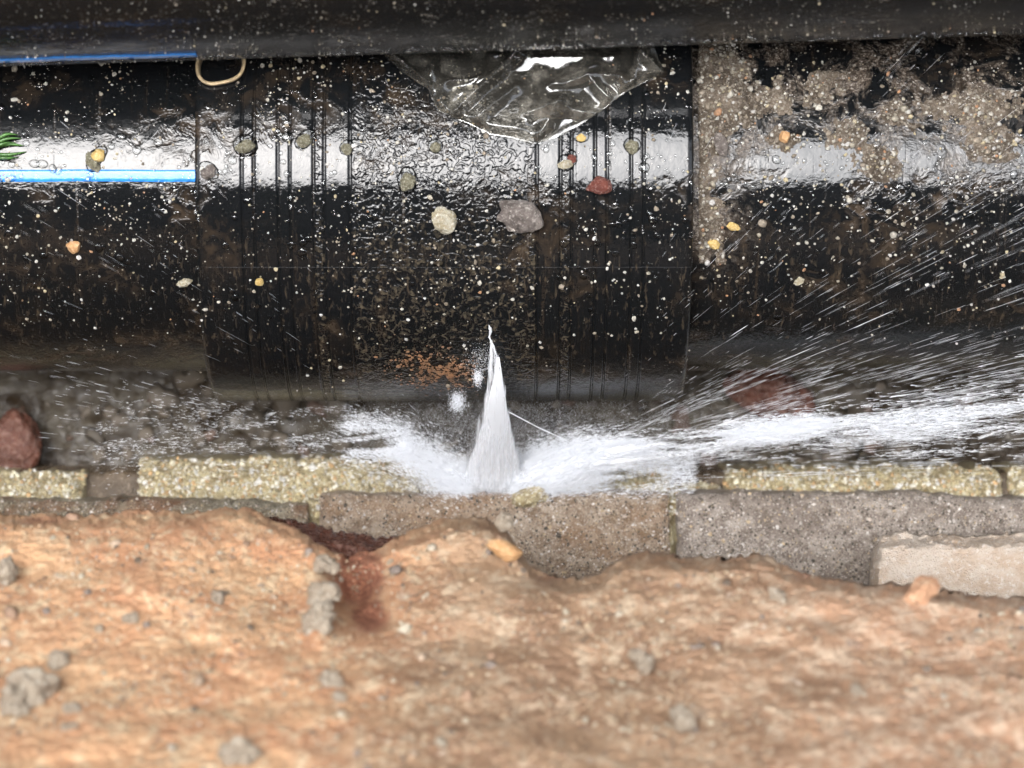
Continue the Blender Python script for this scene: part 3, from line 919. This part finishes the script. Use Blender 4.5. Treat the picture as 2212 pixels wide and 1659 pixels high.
# grey course
zg = -0.012
def grey_brick(u0, u1, vfun, seed, zt, label, tilt=0.0, mat=M_BRICK_GR):
    xa, xb = uX(u0, zt), uX(u1, zt)
    ytop = max(vY(vfun(u), zt) for u in np.linspace(u0, u1, 40)) + .006
    def fz(X, Y):
        q = np.stack([X, Y, X * 0], -1)
        uu = X * F / (ZC - zt) + 1106
        e = vY(vfun(uu), zt) + .0016 * fbm(np.stack([X * 60, X * 0, X * 0], -1), 4, seed, .6)
        sd = np.minimum(np.minimum(X - xa, xb - X), e - Y) + .0011 * fbm(q * 200, 3, seed + 9)
        z = zt + tilt * (e - Y) + .0026 * fbm(q * 45, 4, seed + 1, .6) + .0011 * fbm(q * 620, 3, seed + 2, .65)
        z = z - .0028 * ss(.004, 0, sd) - .06 * ss(.0002, -.0012, sd)
        return X, Y, z
    nx = int(min(760, (xb - xa) / .00055))
    return hf('brick', xa - .003, xb + .003, -.30, ytop, nx, 210, fz, mat, label)
grey_brick(-520, 664, lambda u: 1080 + 0 * u + 8 * ss(300, 660, u), 51, zg, 'olive grey brick with rusty red stain', .25, M_BRICK_OL)
grey_brick(690, 1446, lambda u: 1066 + 0 * u + 4 * ss(1000, 700, u), 52, zg, 'brown gritty brick the water jet strikes', .25, M_BRICK_TAN)
grey_brick(1462, 2700, lambda u: 1066 + 0 * u + 14 * ss(2000, 2212, u), 53, zg + .001, 'pale grey gritty brick', .25)
mortar(660, 694, 1080, 1200, zg - .003, 12, -.2)
mortar(1425, 1475, 1062, 1280, zg - .0005, 13, -.22)
rock('mortar_lump', at(1143, 1078, zg - .001), (0, .3, 1), .0062, M_MORTAR, parent=wall, seed=33, flat=.9, asp=(1.35, .8), rot=.1)

def sand_on(names, n, rmed, pal, name, label, ylo, yhi):
    dg = bpy.context.evaluated_depsgraph_get()
    Ps, Ns = [], []
    objs = [o for o in bpy.data.objects if o.name.split('.')[0] in names]
    for o in objs:
        me = o.data
        co = np.empty(len(me.vertices) * 3, np.float32); me.vertices.foreach_get('co', co); co = co.reshape(-1, 3)
        no = np.empty(len(me.vertices) * 3, np.float32); me.vertex_normals.foreach_get('vector', no); no = no.reshape(-1, 3)
        k = (no[:, 2] > .12) & (np.abs(co[:, 0]) < .26) & (co[:, 1] > ylo) & (co[:, 1] < yhi) & (co[:, 2] > -.07)
        Ps.append(co[k]); Ns.append(no[k])
    P = np.concatenate(Ps).astype(float); N = np.concatenate(Ns).astype(float)
    i = rng.choice(len(P), n)
    P = P[i] + rng.normal(size=(n, 3)) * .0003 * (1, 1, .3); N = N[i]
    t = np.array(pal)[rng.choice(len(pal), n)] * rng.uniform(.7, 1.1, (n, 1))
    scatter_mesh(name, P, N, rng.lognormal(math.log(rmed), .4, n).clip(.0001, .0018), t, M_GRAIN, label=label, cat='sand')
sand_on(('mortar',), 8000, .00062, [(.70, .65, .48), (.78, .74, .62), (.48, .40, .22), (.50, .42, .25), (.30, .25, .14), (.55, .35, .16), (.62, .60, .55)], 'mortar_sand', 'coarse sand grains standing out of the yellow mortar', -.17, -.13)
sand_on(('brick',), 16000, .00030, [(.62, .56, .50), (.70, .65, .60), (.50, .42, .35), (.05, .04, .03), (.06, .05, .04), (.05, .04, .03), (.09, .07, .05), (.55, .42, .26)], 'brick_sand', 'fine pale and dark sand grains on the grey bricks', -.205, -.155)

# foreground: broken bricks rising towards the viewer
def fore(name, outline, zedge, slope, seed, mat, label, vbot=1760, nx=420, ny=330, rough=1.0, umin=None, umax=None, hold=None, zlim=0.42, vref=1100, reds=()):
    ou = np.array(outline, float)
    u0 = ou[0, 0] if umin is None else umin
    u1 = ou[-1, 0] if umax is None else umax
    def fz(UU, VV):
        # UU,VV are a pixel-spaced lattice fixed on the sloping break surface
        q0 = np.stack([UU, VV, UU * 0], -1)
        e = np.interp(UU, ou[:, 0], ou[:, 1])
        inn = VV - e + 9 * fbm(q0 * .022, 4, seed) + 9 * fbm(q0 * .08, 3, seed + 8, .6)
        z = zedge + slope * (VV - vref) * 1e-4
        z = np.minimum(z, zlim)
        d = ZC - z
        X = (UU - 1106) * d / F
        Y = YC - (VV - 829.5) * d / F
        q = np.stack([X, Y * 1.2, z], -1)
        VV = np.maximum(VV, e - 16)
        z = z + rough * (.014 * fbm(q * 13, 3, seed + 1, .45) + .0075 * (np.abs(fbm(q * (24, 30, 24), 2, seed + 11)) - .2) + .0022 * fbm(q * 70, 3, seed + 2, .6) + .0018 * fbm(q * 330, 3, seed + 3, .6))
        sdx = np.minimum(UU - u0, u1 - UU) + 10 * fbm(q0 * .03, 3, seed + 6)
        if hold is not None:
            z = z + hold(UU, VV)
        z = z - .012 * ss(34, 0, inn) - .24 * ss(3, -12, inn) - .010 * ss(26, 0, sdx) - .24 * ss(3, -12, sdx)
        d = ZC - z
        X = (UU - 1106) * d / F
        Y = YC - (VV - 829.5) * d / F - .10 * np.maximum(zedge - .03 - z, 0)
        return X, Y, z
    UU, VV = np.meshgrid(np.linspace(u0 - 16, u1 + 16, nx), np.linspace(vbot, ou[:, 1].min() - 34, ny), indexing='ij')
    X, Y, Z = fz(UU, VV)
    V = np.stack([X, Y, Z], -1).reshape(-1, 3)
    red = np.zeros_like(UU)
    for t in reds:
        red = np.maximum(red, gauss(*t)(UU, VV))
    o = mesh_np(name, V, grid_faces(nx, ny), mat, wall, True, {'red': red.reshape(-1)})
    o.matrix_parent_inverse = wall.matrix_basis.inverted()
    o['label'] = label
    return o
def gauss(a, b, ra, rb, k):
    return lambda U, V: k * np.exp(-((U - a) / ra) ** 2 - ((V - b) / rb) ** 2)
def holes(lst):
    fs = [gauss(*t) for t in lst]
    return lambda U, V: sum(f(U, V) for f in fs)
fore('broken_brick', [(-700, 1128), (-300, 1112), (-120, 1108), (60, 1106), (180, 1112), (330, 1100), (420, 1108), (480, 1092), (540, 1098), (600, 1128), (655, 1148), (690, 1172), (720, 1196), (760, 1206), (806, 1186), (850, 1165),
     (930, 1132), (1000, 1116), (1050, 1113), (1095, 1140), (1120, 1190), (1150, 1228), (1210, 1246), (1290, 1240), (1350, 1205), (1400, 1188), (1480, 1204),
     (1560, 1205), (1640, 1196), (1720, 1232), (1800, 1250), (1880, 1262), (1990, 1262), (2120, 1290), (2330, 1300), (2600, 1270), (2900, 1290)],
     0.190, 3.0, 61, M_BRICK_OR, 'broken orange brick, duller and brown where damp', umin=-700, umax=2900, nx=1150, ny=320,
     hold=holes([(430, 1390, 40, 18, -.004), (60, 1230, 30, 40, -.004), (1180, 1250, 70, 26, -.010), (1760, 1330, 70, 18, -.005), (770, 1285, 46, 60, -.034), (815, 1335, 34, 22, -.014), (720, 1240, 30, 30, -.010), (690, 1320, 26, 60, .012), (1010, 1150, 70, 40, .008), (1500, 1230, 90, 30, .006)]),
     reds=[(775, 1240, 60, 70, 1.3), (800, 1330, 45, 40, 1.2), (1190, 1250, 60, 20, .5), (1740, 1235, 40, 40, .6), (90, 1125, 90, 18, .6), (640, 1135, 50, 20, .7)])
fore('broken_brick', [(560, 1112), (640, 1118), (700, 1140), (770, 1150), (850, 1158), (900, 1180)], 0.150, 1.2, 63, M_BRICK_RED, 'dark red brick core in the gap', vbot=1420, nx=160, ny=140, umin=560, umax=920, vref=1120)
fore('brick', [(1880, 1190), (1900, 1158), (1935, 1150), (2060, 1152), (2700, 1152)], 0.085, .55, 64, M_BRICK_PALE, 'pale pinkish brick with rounded corner', vbot=1420, nx=240, ny=200, rough=.35, umin=1880, umax=2700, vref=1150)

def fore_pt(u, v, edge, zedge, slope):
    z = zedge + slope * max(v - edge, 0) * 1e-4
    return at(u, v, z)
lumps = [(62, 1500, 13, 'L'), (30, 1530, 9, 'L'), (128, 1430, 5.5, 'L'), (160, 1540, 5, 'L'), (150, 1580, 4, 'L'), (700, 1290, 9, 'L'), (690, 1352, 11, 'L'), (705, 1225, 6, 'L'), (20, 1245, 8, 'L'), (520, 1640, 9, 'L'),
         (470, 1295, 5, 'L'), (280, 1345, 5, 'L'), (1090, 1130, 6, 'R'), (1680, 1298, 5.5, 'R'), (1475, 1560, 7, 'R'), (1395, 1440, 4.5, 'R'), (1380, 1420, 4, 'R'), (710, 1480, 5.5, 'L'), (730, 1520, 4.5, 'L'), (215, 1362, 3, 'L'), (1850, 1500, 4, 'R')]
for i, (u, v, r, sd) in enumerate(lumps):
    e, ze, sl = (1100, .190, 3.0)
    rock('mortar_lump', fore_pt(u, v, e, ze, sl), (0, .55, .8), r * 1e-3 * .75, M_GREYLUMP, parent=wall, seed=100 + i, flat=.8, sub=4, sink=.45, rough=.55, asp=(1.0, .6 + .6 * random.random()))
# crumbs and sand left on the broken face
def crumbs(n, rmed, sig, pal, name, label, sub, mat, sink):
    o = [k for k in wall.children if k.name.startswith('broken_brick')][0]
    me = o.data
    co = np.empty(len(me.vertices) * 3, np.float32); me.vertices.foreach_get('co', co); co = co.reshape(-1, 3).astype(float)
    no = np.empty(len(me.vertices) * 3, np.float32); me.vertex_normals.foreach_get('vector', no); no = no.reshape(-1, 3).astype(float)
    k = (no[:, 2] > .3) & (np.abs(co[:, 0]) < .25) & (co[:, 2] > .15)
    co, no = co[k], no[k]
    dens = ss(-.35, .45, fbm(co * 45, 3, 77))
    i = rng.choice(len(co), n, p=dens / dens.sum())
    t = np.array(pal)[rng.choice(len(pal), n)] * rng.uniform(.75, 1.1, (n, 1))
    scatter_mesh(name, co[i] + rng.normal(size=(n, 3)) * .0004, no[i], rng.lognormal(math.log(rmed), sig, n).clip(.0002, .0045), t, mat, sub=sub, label=label, cat='crumbs', sink=sink)
crumbs(9000, .00045, .45, [(.46, .30, .18), (.53, .40, .26), (.38, .24, .14), (.56, .49, .37), (.15, .11, .08), (.30, .18, .11), (.42, .34, .24)], 'brick_dust', 'sandy grains on the broken orange brick', 0, M_GRAIN, .4)
crumbs(150, .0012, .45, [(.46, .34, .24), (.40, .34, .27), (.50, .43, .33), (.24, .19, .16), (.36, .22, .14)], 'brick_crumbs', 'small crumbs of brick and mortar on the broken orange brick', 1, M_GRAIN, .75)
# warm stone chips in the break
rock('brick_chip', fore_pt(1090, 1196, 1100, .192, 3.0), (0, .6, .8), .006, ORANGE, parent=wall, seed=140, asp=(1.5, .6), rot=-.5, sink=.4, angular=.5)
rock('brick_chip', fore_pt(1990, 1285, 1100, .192, 3.0), (0, .6, .8), .0062, M_BRICK_OR0, parent=wall, seed=141, asp=(1.3, .9), sink=.55)

# red brick pieces in the pool
rock('brick_fragment', at(26, 955, -.088), (0, 0, 1), .0145, M_BRICK_RED, 'red brick fragment in the churning pool by the mortar bed', 'brick', seed=71, asp=(1.3, 1.0), flat=.7, angular=.6)
rock('brick_fragment', at(1660, 858, -.100), (0, 0, 1), .017, M_BRICK_RED, 'dark red brick fragment behind the flying spray beside the pipe', 'brick', seed=72, asp=(1.35, .75), flat=.6, angular=.6)

n = 190
Pq = np.stack([rng.uniform(-.26, .26, n), rng.uniform(-.150, -.100, n), np.full(n, -.104)], -1)
scatter_mesh('pool_rubble', Pq, np.tile([0., 0, 1], (n, 1)), rng.lognormal(math.log(.0032), .5, n).clip(.0014, .008), np.array([(.06, .045, .03), (.09, .07, .05), (.045, .035, .025), (.09, .05, .035), (.12, .10, .08)])[rng.choice(5, n)],
             M_GRAIN, sub=1, jitter=.42, flat=.55, sink=.7, label='dark wet rubble lying in the churning pool', cat='rubble')
# ------------------------------------------------------------------ water jet and spray
J0 = np.array([ux(1062, D0 + .04), *(on_cyl(1062, 735, RC)[0][1:])])
IMP = at(1068, 1062, zm + .004)
jet = empty('water_jet', tuple(J0))
tag(jet, 'white fan-shaped water jet bursting from the coupling onto the brick ledge', 'water jet')
M_JET = mat_white_water('aerated_water', 1.0, (900, 45, 1), .30, .62, True)
M_MIST = mat_white_water('spray_droplets')
M_STREAK = mat_white_water('spray_ligaments')

def jet_sheet(name, line, zoff, seed, cover=1.0, nphi=40, ns=90, flat=.35):
    """line: list of (u_left, u_right, v); lofted flattened tube"""
    L = np.array(line, float)
    t = np.linspace(0, 1, ns)
    tt = np.linspace(0, 1, len(L))
    ul, ur, vv = (np.interp(t, tt, L[:, k]) for k in range(3))
    s = ((vv - 735) / (1062 - 735)).clip(0, 1)
    Zc = J0[2] + .0015 + (IMP[2] - J0[2]) * s ** 1.5 + zoff * np.sin(3.14 * np.minimum(s * 1.2, 1))
    ph = np.linspace(0, 2 * math.pi, nphi, endpoint=False)
    d = ZC - Zc
    xl, xr = (ul - 1106) * d / F, (ur - 1106) * d / F
    Y = YC - (vv - 829.5) * d / F
    cx, w = (xl + xr) / 2, (xr - xl) / 2
    PH, S = np.meshgrid(ph, s, indexing='xy')
    nz = 1 + .04 * fbm(np.stack([np.cos(PH) * 3, np.sin(PH) * 3, S * 3], -1), 3, seed)
    X = cx[:, None] + w[:, None] * np.cos(PH) * nz
    hh = (w * flat)[:, None] * np.sin(PH) * nz
    V = np.stack([X, np.repeat(Y[:, None], nphi, 1) - hh * .6, Zc[:, None] + hh * .8], -1)
    edge = 1 - np.abs(np.cos(PH)) ** 9
    cov = cover * (.30 + .70 * edge) * (1 - .12 * S)
    flow = np.stack([np.cos(PH) * w[:, None] * .6 + cx[:, None] * 0, S * .09 * (1 + 0 * PH), PH * 0], -1)
    o = mesh_np(name, V.reshape(-1, 3), grid_faces(ns, nphi, wrap=True), M_JET, jet, True, {'flow': flow.reshape(-1, 3), 'cover': cov.reshape(-1)})
    o.matrix_parent_inverse = jet.matrix_basis.inverted()
    return o
jet_sheet('jet_core', [(1073, 1079, 772), (1066, 1086, 815), (1053, 1094, 865), (1043, 1102, 905), (1027, 1113, 955), (1008, 1126, 1000), (990, 1142, 1040), (978, 1154, 1072)], .004, 1, .90)
jet_sheet('jet_veil', [(1060, 1064, 735), (1056, 1078, 765), (1050, 1092, 820), (1038, 1102, 880), (1014, 1118, 940), (1000, 1130, 985), (976, 1152, 1030), (960, 1166, 1072)], .002, 2, .46)
jet_sheet('jet_veil', [(1060, 1066, 745), (1054, 1084, 780), (1046, 1098, 840), (1030, 1112, 900), (1006, 1126, 955), (984, 1146, 1000), (960, 1168, 1040), (942, 1186, 1072)], .006, 4, .32)
def splash(path, seed, z0, z1, cov0, cov1, flat=.55, ns=120, nphi=36):
    L = np.array(path, float)
    t = np.linspace(0, 1, ns); tt = np.linspace(0, 1, len(L))
    uu, vv, ww = (np.interp(t, tt, L[:, k]) for k in range(3))
    Zc = z0 + (z1 - z0) * t
    d = ZC - Zc
    C = np.stack([(uu - 1106) * d / F, YC - (vv - 829.5) * d / F, Zc], -1)
    tan = np.gradient(C, axis=0); tan /= np.linalg.norm(tan, axis=1, keepdims=True)
    a = np.cross(tan, [0, 0, 1.0]); a /= np.linalg.norm(a, axis=1, keepdims=True); b = np.cross(a, tan)
    w = ww * d / F
    ph = np.linspace(0, 2 * math.pi, nphi, endpoint=False)
    PH, T = np.meshgrid(ph, t, indexing='xy')
    nz = 1 + .35 * fbm(np.stack([np.cos(PH) * 1.6, np.sin(PH) * 1.6, T * 7], -1), 3, seed)
    V = C[:, None] + (w[:, None] * nz)[..., None] * (np.cos(PH)[..., None] * a[:, None] + flat * np.sin(PH)[..., None] * b[:, None])
    cov = (cov0 + (cov1 - cov0) * T) * (.25 + .75 * np.abs(np.sin(PH)) ** .8)
    flow = np.stack([np.cos(PH) * w[:, None] * .5 + np.sin(PH) * .002, T * .14, PH * 0], -1)
    o = mesh_np('splash_wing', V.reshape(-1, 3), grid_faces(ns, nphi, wrap=True), M_JET, jet, True, {'flow': flow.reshape(-1, 3), 'cover': cov.reshape(-1)})
    o.matrix_parent_inverse = jet.matrix_basis.inverted()
    return o
splash([(1075, 1050, 20), (1130, 1030, 30), (1200, 1002, 32), (1300, 975, 24), (1450, 955, 16), (1650, 932, 14), (1850, 912, 16), (2050, 895, 22)], 81, -.022, .03, .52, .06)
splash([(1090, 1056, 10), (1180, 1042, 20), (1270, 1020, 24), (1380, 1000, 22)], 82, -.024, .0, .46, .06)
splash([(1060, 1050, 20), (1010, 1035, 26), (950, 1005, 28), (890, 975, 22), (820, 955, 18), (740, 945, 14)], 83, -.022, .008, .48, .05)
for (ang, ww, cv, zz, sd) in ((9, 22, .34, .035, 84), (14, 26, .34, .06, 85), (20, 26, .26, .09, 86), (27, 24, .24, .12, 87), (35, 22, .20, .13, 88), (6, 22, .30, .02, 89)):
    ca, sa = math.cos(R_(ang)), math.sin(R_(ang))
    splash([(1085 + r * ca, 1040 - r * sa, ww * (.35 + r / 1000)) for r in np.linspace(230, 1250, 8)], sd, .02 + zz * .3, .02 + zz, cv, cv * .6, flat=.5)
for (ang, ww, cv, zz, sd) in ((9, 22, .26, .02, 94), (16, 22, .20, .05, 95)):
    ca, sa = math.cos(R_(ang)), math.sin(R_(ang))
    splash([(1060 - r * ca, 1040 - r * sa, ww * (.5 + r / 900)) for r in np.linspace(150, 700, 8)], sd, .02 + zz * .3, .02 + zz, cv, cv * .3, flat=.5)
# thin stray jet to the right
def ligament(name, pts, rad, mat, parent, seed=0, ns=40, k=6):
    pts = np.array(pts); t = np.linspace(0, 1, ns); tt = np.linspace(0, 1, len(pts))
    C = np.stack([np.interp(t, tt, pts[:, i]) for i in range(3)], -1)
    r = rad * (1 + .45 * vnoise(np.stack([t * 14, t * 0 + seed, t * 0], -1), seed)) * np.minimum(1, np.minimum(t, 1 - t) * 12 + .15)
    ph = np.linspace(0, 2 * math.pi, k, endpoint=False)
    tan = np.gradient(C, axis=0); tan /= np.linalg.norm(tan, axis=1, keepdims=True)
    a = np.cross(tan, [0, 0, 1.0]); a /= np.linalg.norm(a, axis=1, keepdims=True); b = np.cross(a, tan)
    V = C[:, None] + r[:, None, None] * (np.cos(ph)[None, :, None] * a[:, None] + np.sin(ph)[None, :, None] * b[:, None])
    o = mesh_np(name, V.reshape(-1, 3), grid_faces(ns, k, wrap=True), mat, parent)
    o.matrix_parent_inverse = parent.matrix_basis.inverted()
    return o
ligament('side_trickle', [at(1096, 888, .045), at(1160, 922, .03), at(1232, 955, .015)], .0003, M_STREAK, jet, 3)
ligament('crack_trickle', [on_cyl(1056, 702, RC)[0] + (0, 0, .0006), on_cyl(1060, 715, RC)[0] + (0, 0, .0008), on_cyl(1057, 728, RC)[0] + (0, 0, .001), on_cyl(1064, 745, RC)[0] + (0, 0, .002), at(1075, 775, .068)], .0006, M_STREAK, jet, 5)

def droplets(name, C, D, ln, rad, mat, label, kind='stuff', tetra=False):
    """elongated drops: 6-sided spindles"""
    n = len(C)
    D = D / np.linalg.norm(D, axis=1, keepdims=True)
    if tetra:
        q = rng.normal(size=(n, 3)); a = np.cross(D, q); a /= np.linalg.norm(a, axis=1, keepdims=True); b = np.cross(D, a)
        V = np.stack([C + D * ln[:, None] * .5, C - D * ln[:, None] * .5 + a * rad[:, None], C - D * ln[:, None] * .4 - a * (rad * .6)[:, None] + b * rad[:, None], C - D * ln[:, None] * .45 - a * (rad * .5)[:, None] - b * rad[:, None]], 1)
        Fa = (np.array([(0, 1, 2), (0, 2, 3), (0, 3, 1), (1, 3, 2)])[None] + (np.arange(n) * 4)[:, None, None]).reshape(-1, 3)
        return tag(mesh_np(name, V.reshape(-1, 3), Fa, mat, None, False), label, 'spray', kind=kind)
    a = np.cross(D, np.array([.13, .31, .94])); a /= np.linalg.norm(a, axis=1, keepdims=True); b = np.cross(D, a)
    V = [C - D * ln[:, None] / 2]
    for s, rr in ((-.22, .8), (.28, 1.0)):
        for k in range(3):
            an = k * 2.094 + (s > 0) * .5
            V.append(C + D * (ln * s)[:, None] + (rad * rr)[:, None] * (math.cos(an) * a + math.sin(an) * b))
    V.append(C + D * ln[:, None] / 2)
    V = np.stack(V, 1)
    Fc = []
    for k in range(3):
        k2 = (k + 1) % 3
        Fc += [(0, 1 + k2, 1 + k), (1 + k, 1 + k2, 4 + k), (1 + k2, 4 + k2, 4 + k), (4 + k, 4 + k2, 7)]
    Fa = (np.array(Fc)[None] + (np.arange(n) * 8)[:, None, None]).reshape(-1, 3)
    o = mesh_np(name, V.reshape(-1, 3), Fa, mat, None, True)
    return tag(o, label, 'spray', kind=kind)

def keep(C, margin=.001):
    """drop everything inside pipes, pool or wall"""
    r = np.hypot(C[:, 1], C[:, 2])
    R = np.where((C[:, 0] > XL) & (C[:, 0] < XR), RC, RP)
    rb = np.hypot(C[:, 1] - yB - C[:, 0] * slant, C[:, 2] - zB)
    ok = (r > R + margin) & (rb > RB + margin) & (C[:, 2] > -.092)
    ok &= (C[:, 1] > -.150) | (C[:, 2] > -.036)
    ok &= (C[:, 1] > -.160) | (C[:, 2] > -.010)
    return ok & (C[:, 2] < .5)

def spray_px(u, v, Z):
    d = ZC - Z
    return np.stack([(u - 1106) * d / F, YC - (v - 829.5) * d / F, Z], -1)

ORG = np.array([1085., 1040.])
def fan(n, side, amin, amax, rmin, rmax, zs, apow=1.0, rpow=1.0):
    """screen-fan around the strike point; height grows along the ray"""
    a = np.radians(amin + (amax - amin) * rng.uniform(size=n) ** apow)
    r = rmin + (rmax - rmin) * rng.uniform(size=n) ** rpow
    du, dv = side * np.cos(a), -np.sin(a)
    u, v = ORG[0] + du * r, ORG[1] + dv * r
    k = rng.uniform(zs[0], zs[1], n)
    Z = IMP[2] + .030 + k * r / 4200.
    C = spray_px(u, v, Z)
    D = C - spray_px(np.full(n, ORG[0]), np.full(n, ORG[1]), np.full(n, IMP[2]))
    return C, D, r
def build_fan(name, label, specs, mat):
    Cs, Ds, Ls, Rs = [], [], [], []
    for (n, side, a0, a1, r0, r1, zs, ap, rp, lmed, rmed) in specs:
        C, D, r = fan(n, side, a0, a1, r0, r1, zs, ap, rp)
        ln = rng.lognormal(math.log(lmed), .55, n) * (.5 + r / 1000)
        rd = rng.lognormal(math.log(rmed), .35, n)
        aa = np.arctan2(C[:, 1] - IMP[1], np.abs(C[:, 0] - IMP[0]))
        k = keep(C) & (rng.uniform(size=n) < ss(-.5, .4, fbm(np.stack([aa * 16, r * .005, r * 0 + side], -1), 3, 55)))
        Cs.append(C[k]); Ds.append(D[k]); Ls.append(ln[k]); Rs.append(rd[k])
    return droplets(name, np.concatenate(Cs), np.concatenate(Ds), np.concatenate(Ls), np.concatenate(Rs), mat, label)

build_fan('spray_streaks', 'long streaks of spray thrown over the pipe beyond the coupling', [
    (900, 1, 14, 48, 260, 1350, (.2, .9), 1.0, .8, .0050, .000042),
    (1300, 1, 10, 36, 300, 1350, (.0, .5), 1.0, .8, .0080, .000050),
    (40, 1, 10, 40, 350, 1350, (.1, .6), 1.0, .7, .0090, .00016),
    (420, 1, 38, 88, 150, 900, (.3, .9), 1.0, .9, .0028, .000045),
    (3000, 1, 5, 24, 260, 1350, (-.05, .25), 1.0, .8, .0065, .000058),
    (1200, 1, 1, 12, 300, 1350, (-.05, .15), 1.0, .8, .0055, .000075)], M_STREAK)
build_fan('fine_spray', 'thin spray streaks flying over the pool away from blue stripe', [
    (330, -1, 12, 40, 200, 1250, (.2, .9), 1.0, .8, .0036, .00005),
    (200, -1, 30, 80, 150, 900, (.3, .9), 1.0, .9, .0028, .00006),
    (240, -1, 4, 16, 200, 1000, (.0, .3), 1.0, .8, .0032, .00007)], M_STREAK)

# dense bands of spray to the right and left, sampled along curves
def band(n, pts, width, zr, lmed, rmed, taper=1.0, tp=1.0):
    pts = np.array(pts, float)
    t = rng.uniform(size=n) ** tp
    tt = np.linspace(0, 1, len(pts))
    u = np.interp(t, tt, pts[:, 0]); v = np.interp(t, tt, pts[:, 1]); w = np.interp(t, tt, pts[:, 2])
    du = np.interp(np.minimum(t + .02, 1), tt, pts[:, 0]) - np.interp(np.maximum(t - .02, 0), tt, pts[:, 0])
    dv = np.interp(np.minimum(t + .02, 1), tt, pts[:, 1]) - np.interp(np.maximum(t - .02, 0), tt, pts[:, 1])
    off = rng.normal(size=n) * w
    u2 = u + rng.normal(size=n) * 6; v2 = v + off
    Z = zr[0] + (zr[1] - zr[0]) * t + rng.normal(size=n) * .004
    C = spray_px(u2, v2, Z)
    D = np.stack([du, -dv, np.full(n, .25) * np.abs(du)], -1) + rng.normal(size=(n, 3)) * np.abs(du)[:, None] * .12
    ln = rng.lognormal(math.log(lmed), .5, n); rd = rng.lognormal(math.log(rmed), .4, n)
    cl = fbm(np.stack([u2 * .006, (v2 + (u2 - 1100) * .09) * .045, u2 * 0], -1), 3, 91)
    k = keep(C) & (rng.uniform(size=n) < ss(-.45, .35, cl + .9 * ss(300, 100, np.abs(u2 - 1085))) )
    return C[k], D[k], ln[k], rd[k]
def build_band(name, label, specs, mat):
    parts = [band(*s) for s in specs]
    return droplets(name, *(np.concatenate([p[i] for p in parts]) for i in range(4)), mat, label, tetra=True)
build_band('spray_sheet', 'dense white sheet of spray shooting sideways along the mortar', [
    (62000, [(1110, 1040, 24), (1180, 1010, 26), (1260, 985, 22), (1380, 965, 16), (1550, 945, 13), (1800, 918, 16)], 0, (-.020, .03), .0020, .000085, 1, 1.45),
    (10000, [(1450, 952, 13), (1700, 928, 16), (1900, 912, 22), (2100, 895, 32), (2280, 880, 44)], 0, (.015, .05), .0042, .00010),
    (5000, [(1450, 965, 16), (1800, 950, 22), (2000, 945, 24), (2280, 935, 26)], 0, (-.01, .02), .0036, .00010),
    (34000, [(1130, 1050, 14), (1200, 1035, 20), (1320, 1015, 26), (1500, 1000, 30)], 0, (-.022, -.01), .0018, .000085, 1, 1.6),
    (34000, [(1010, 1045, 20), (950, 1015, 26), (890, 980, 24), (830, 955, 24), (740, 940, 30)], 0, (-.020, .01), .0014, .000085, 1, 1.9),
    (9000, [(880, 965, 24), (760, 945, 30), (620, 935, 36), (420, 940, 44), (200, 945, 44)], 0, (.0, .01), .0016, .00007, 1, 2.0)], M_MIST)
# mist round the foot of the jet
def cloud(n, u, v, su, sv, z, sz, rmed):
    C = spray_px(rng.normal(u, su, n), rng.normal(v, sv, n), rng.normal(z, sz, n))
    k = keep(C)
    return C[k], rng.normal(size=(k.sum(), 3)) + (0, .4, .4), rng.lognormal(math.log(rmed * 2.4), .4, k.sum()), rng.lognormal(math.log(rmed), .4, k.sum())
cl = [cloud(*s) for s in ((60000, 1090, 1046, 90, 15, -.022, .008, .00009), (26000, 1000, 930, 130, 50, .0, .02, .000055), (26000, 1220, 940, 150, 45, .0, .02, .000055),
                          (900, 1040, 775, 18, 20, .075, .006, .00009), (1400, 988, 868, 8, 11, .06, .003, .00013), (700, 1032, 815, 5, 9, .07, .002, .00013))]
droplets('spray_mist', *(np.concatenate([p[i] for p in cl]) for i in range(4)), M_MIST, 'fine white mist hanging round the foot of the jet', tetra=True)
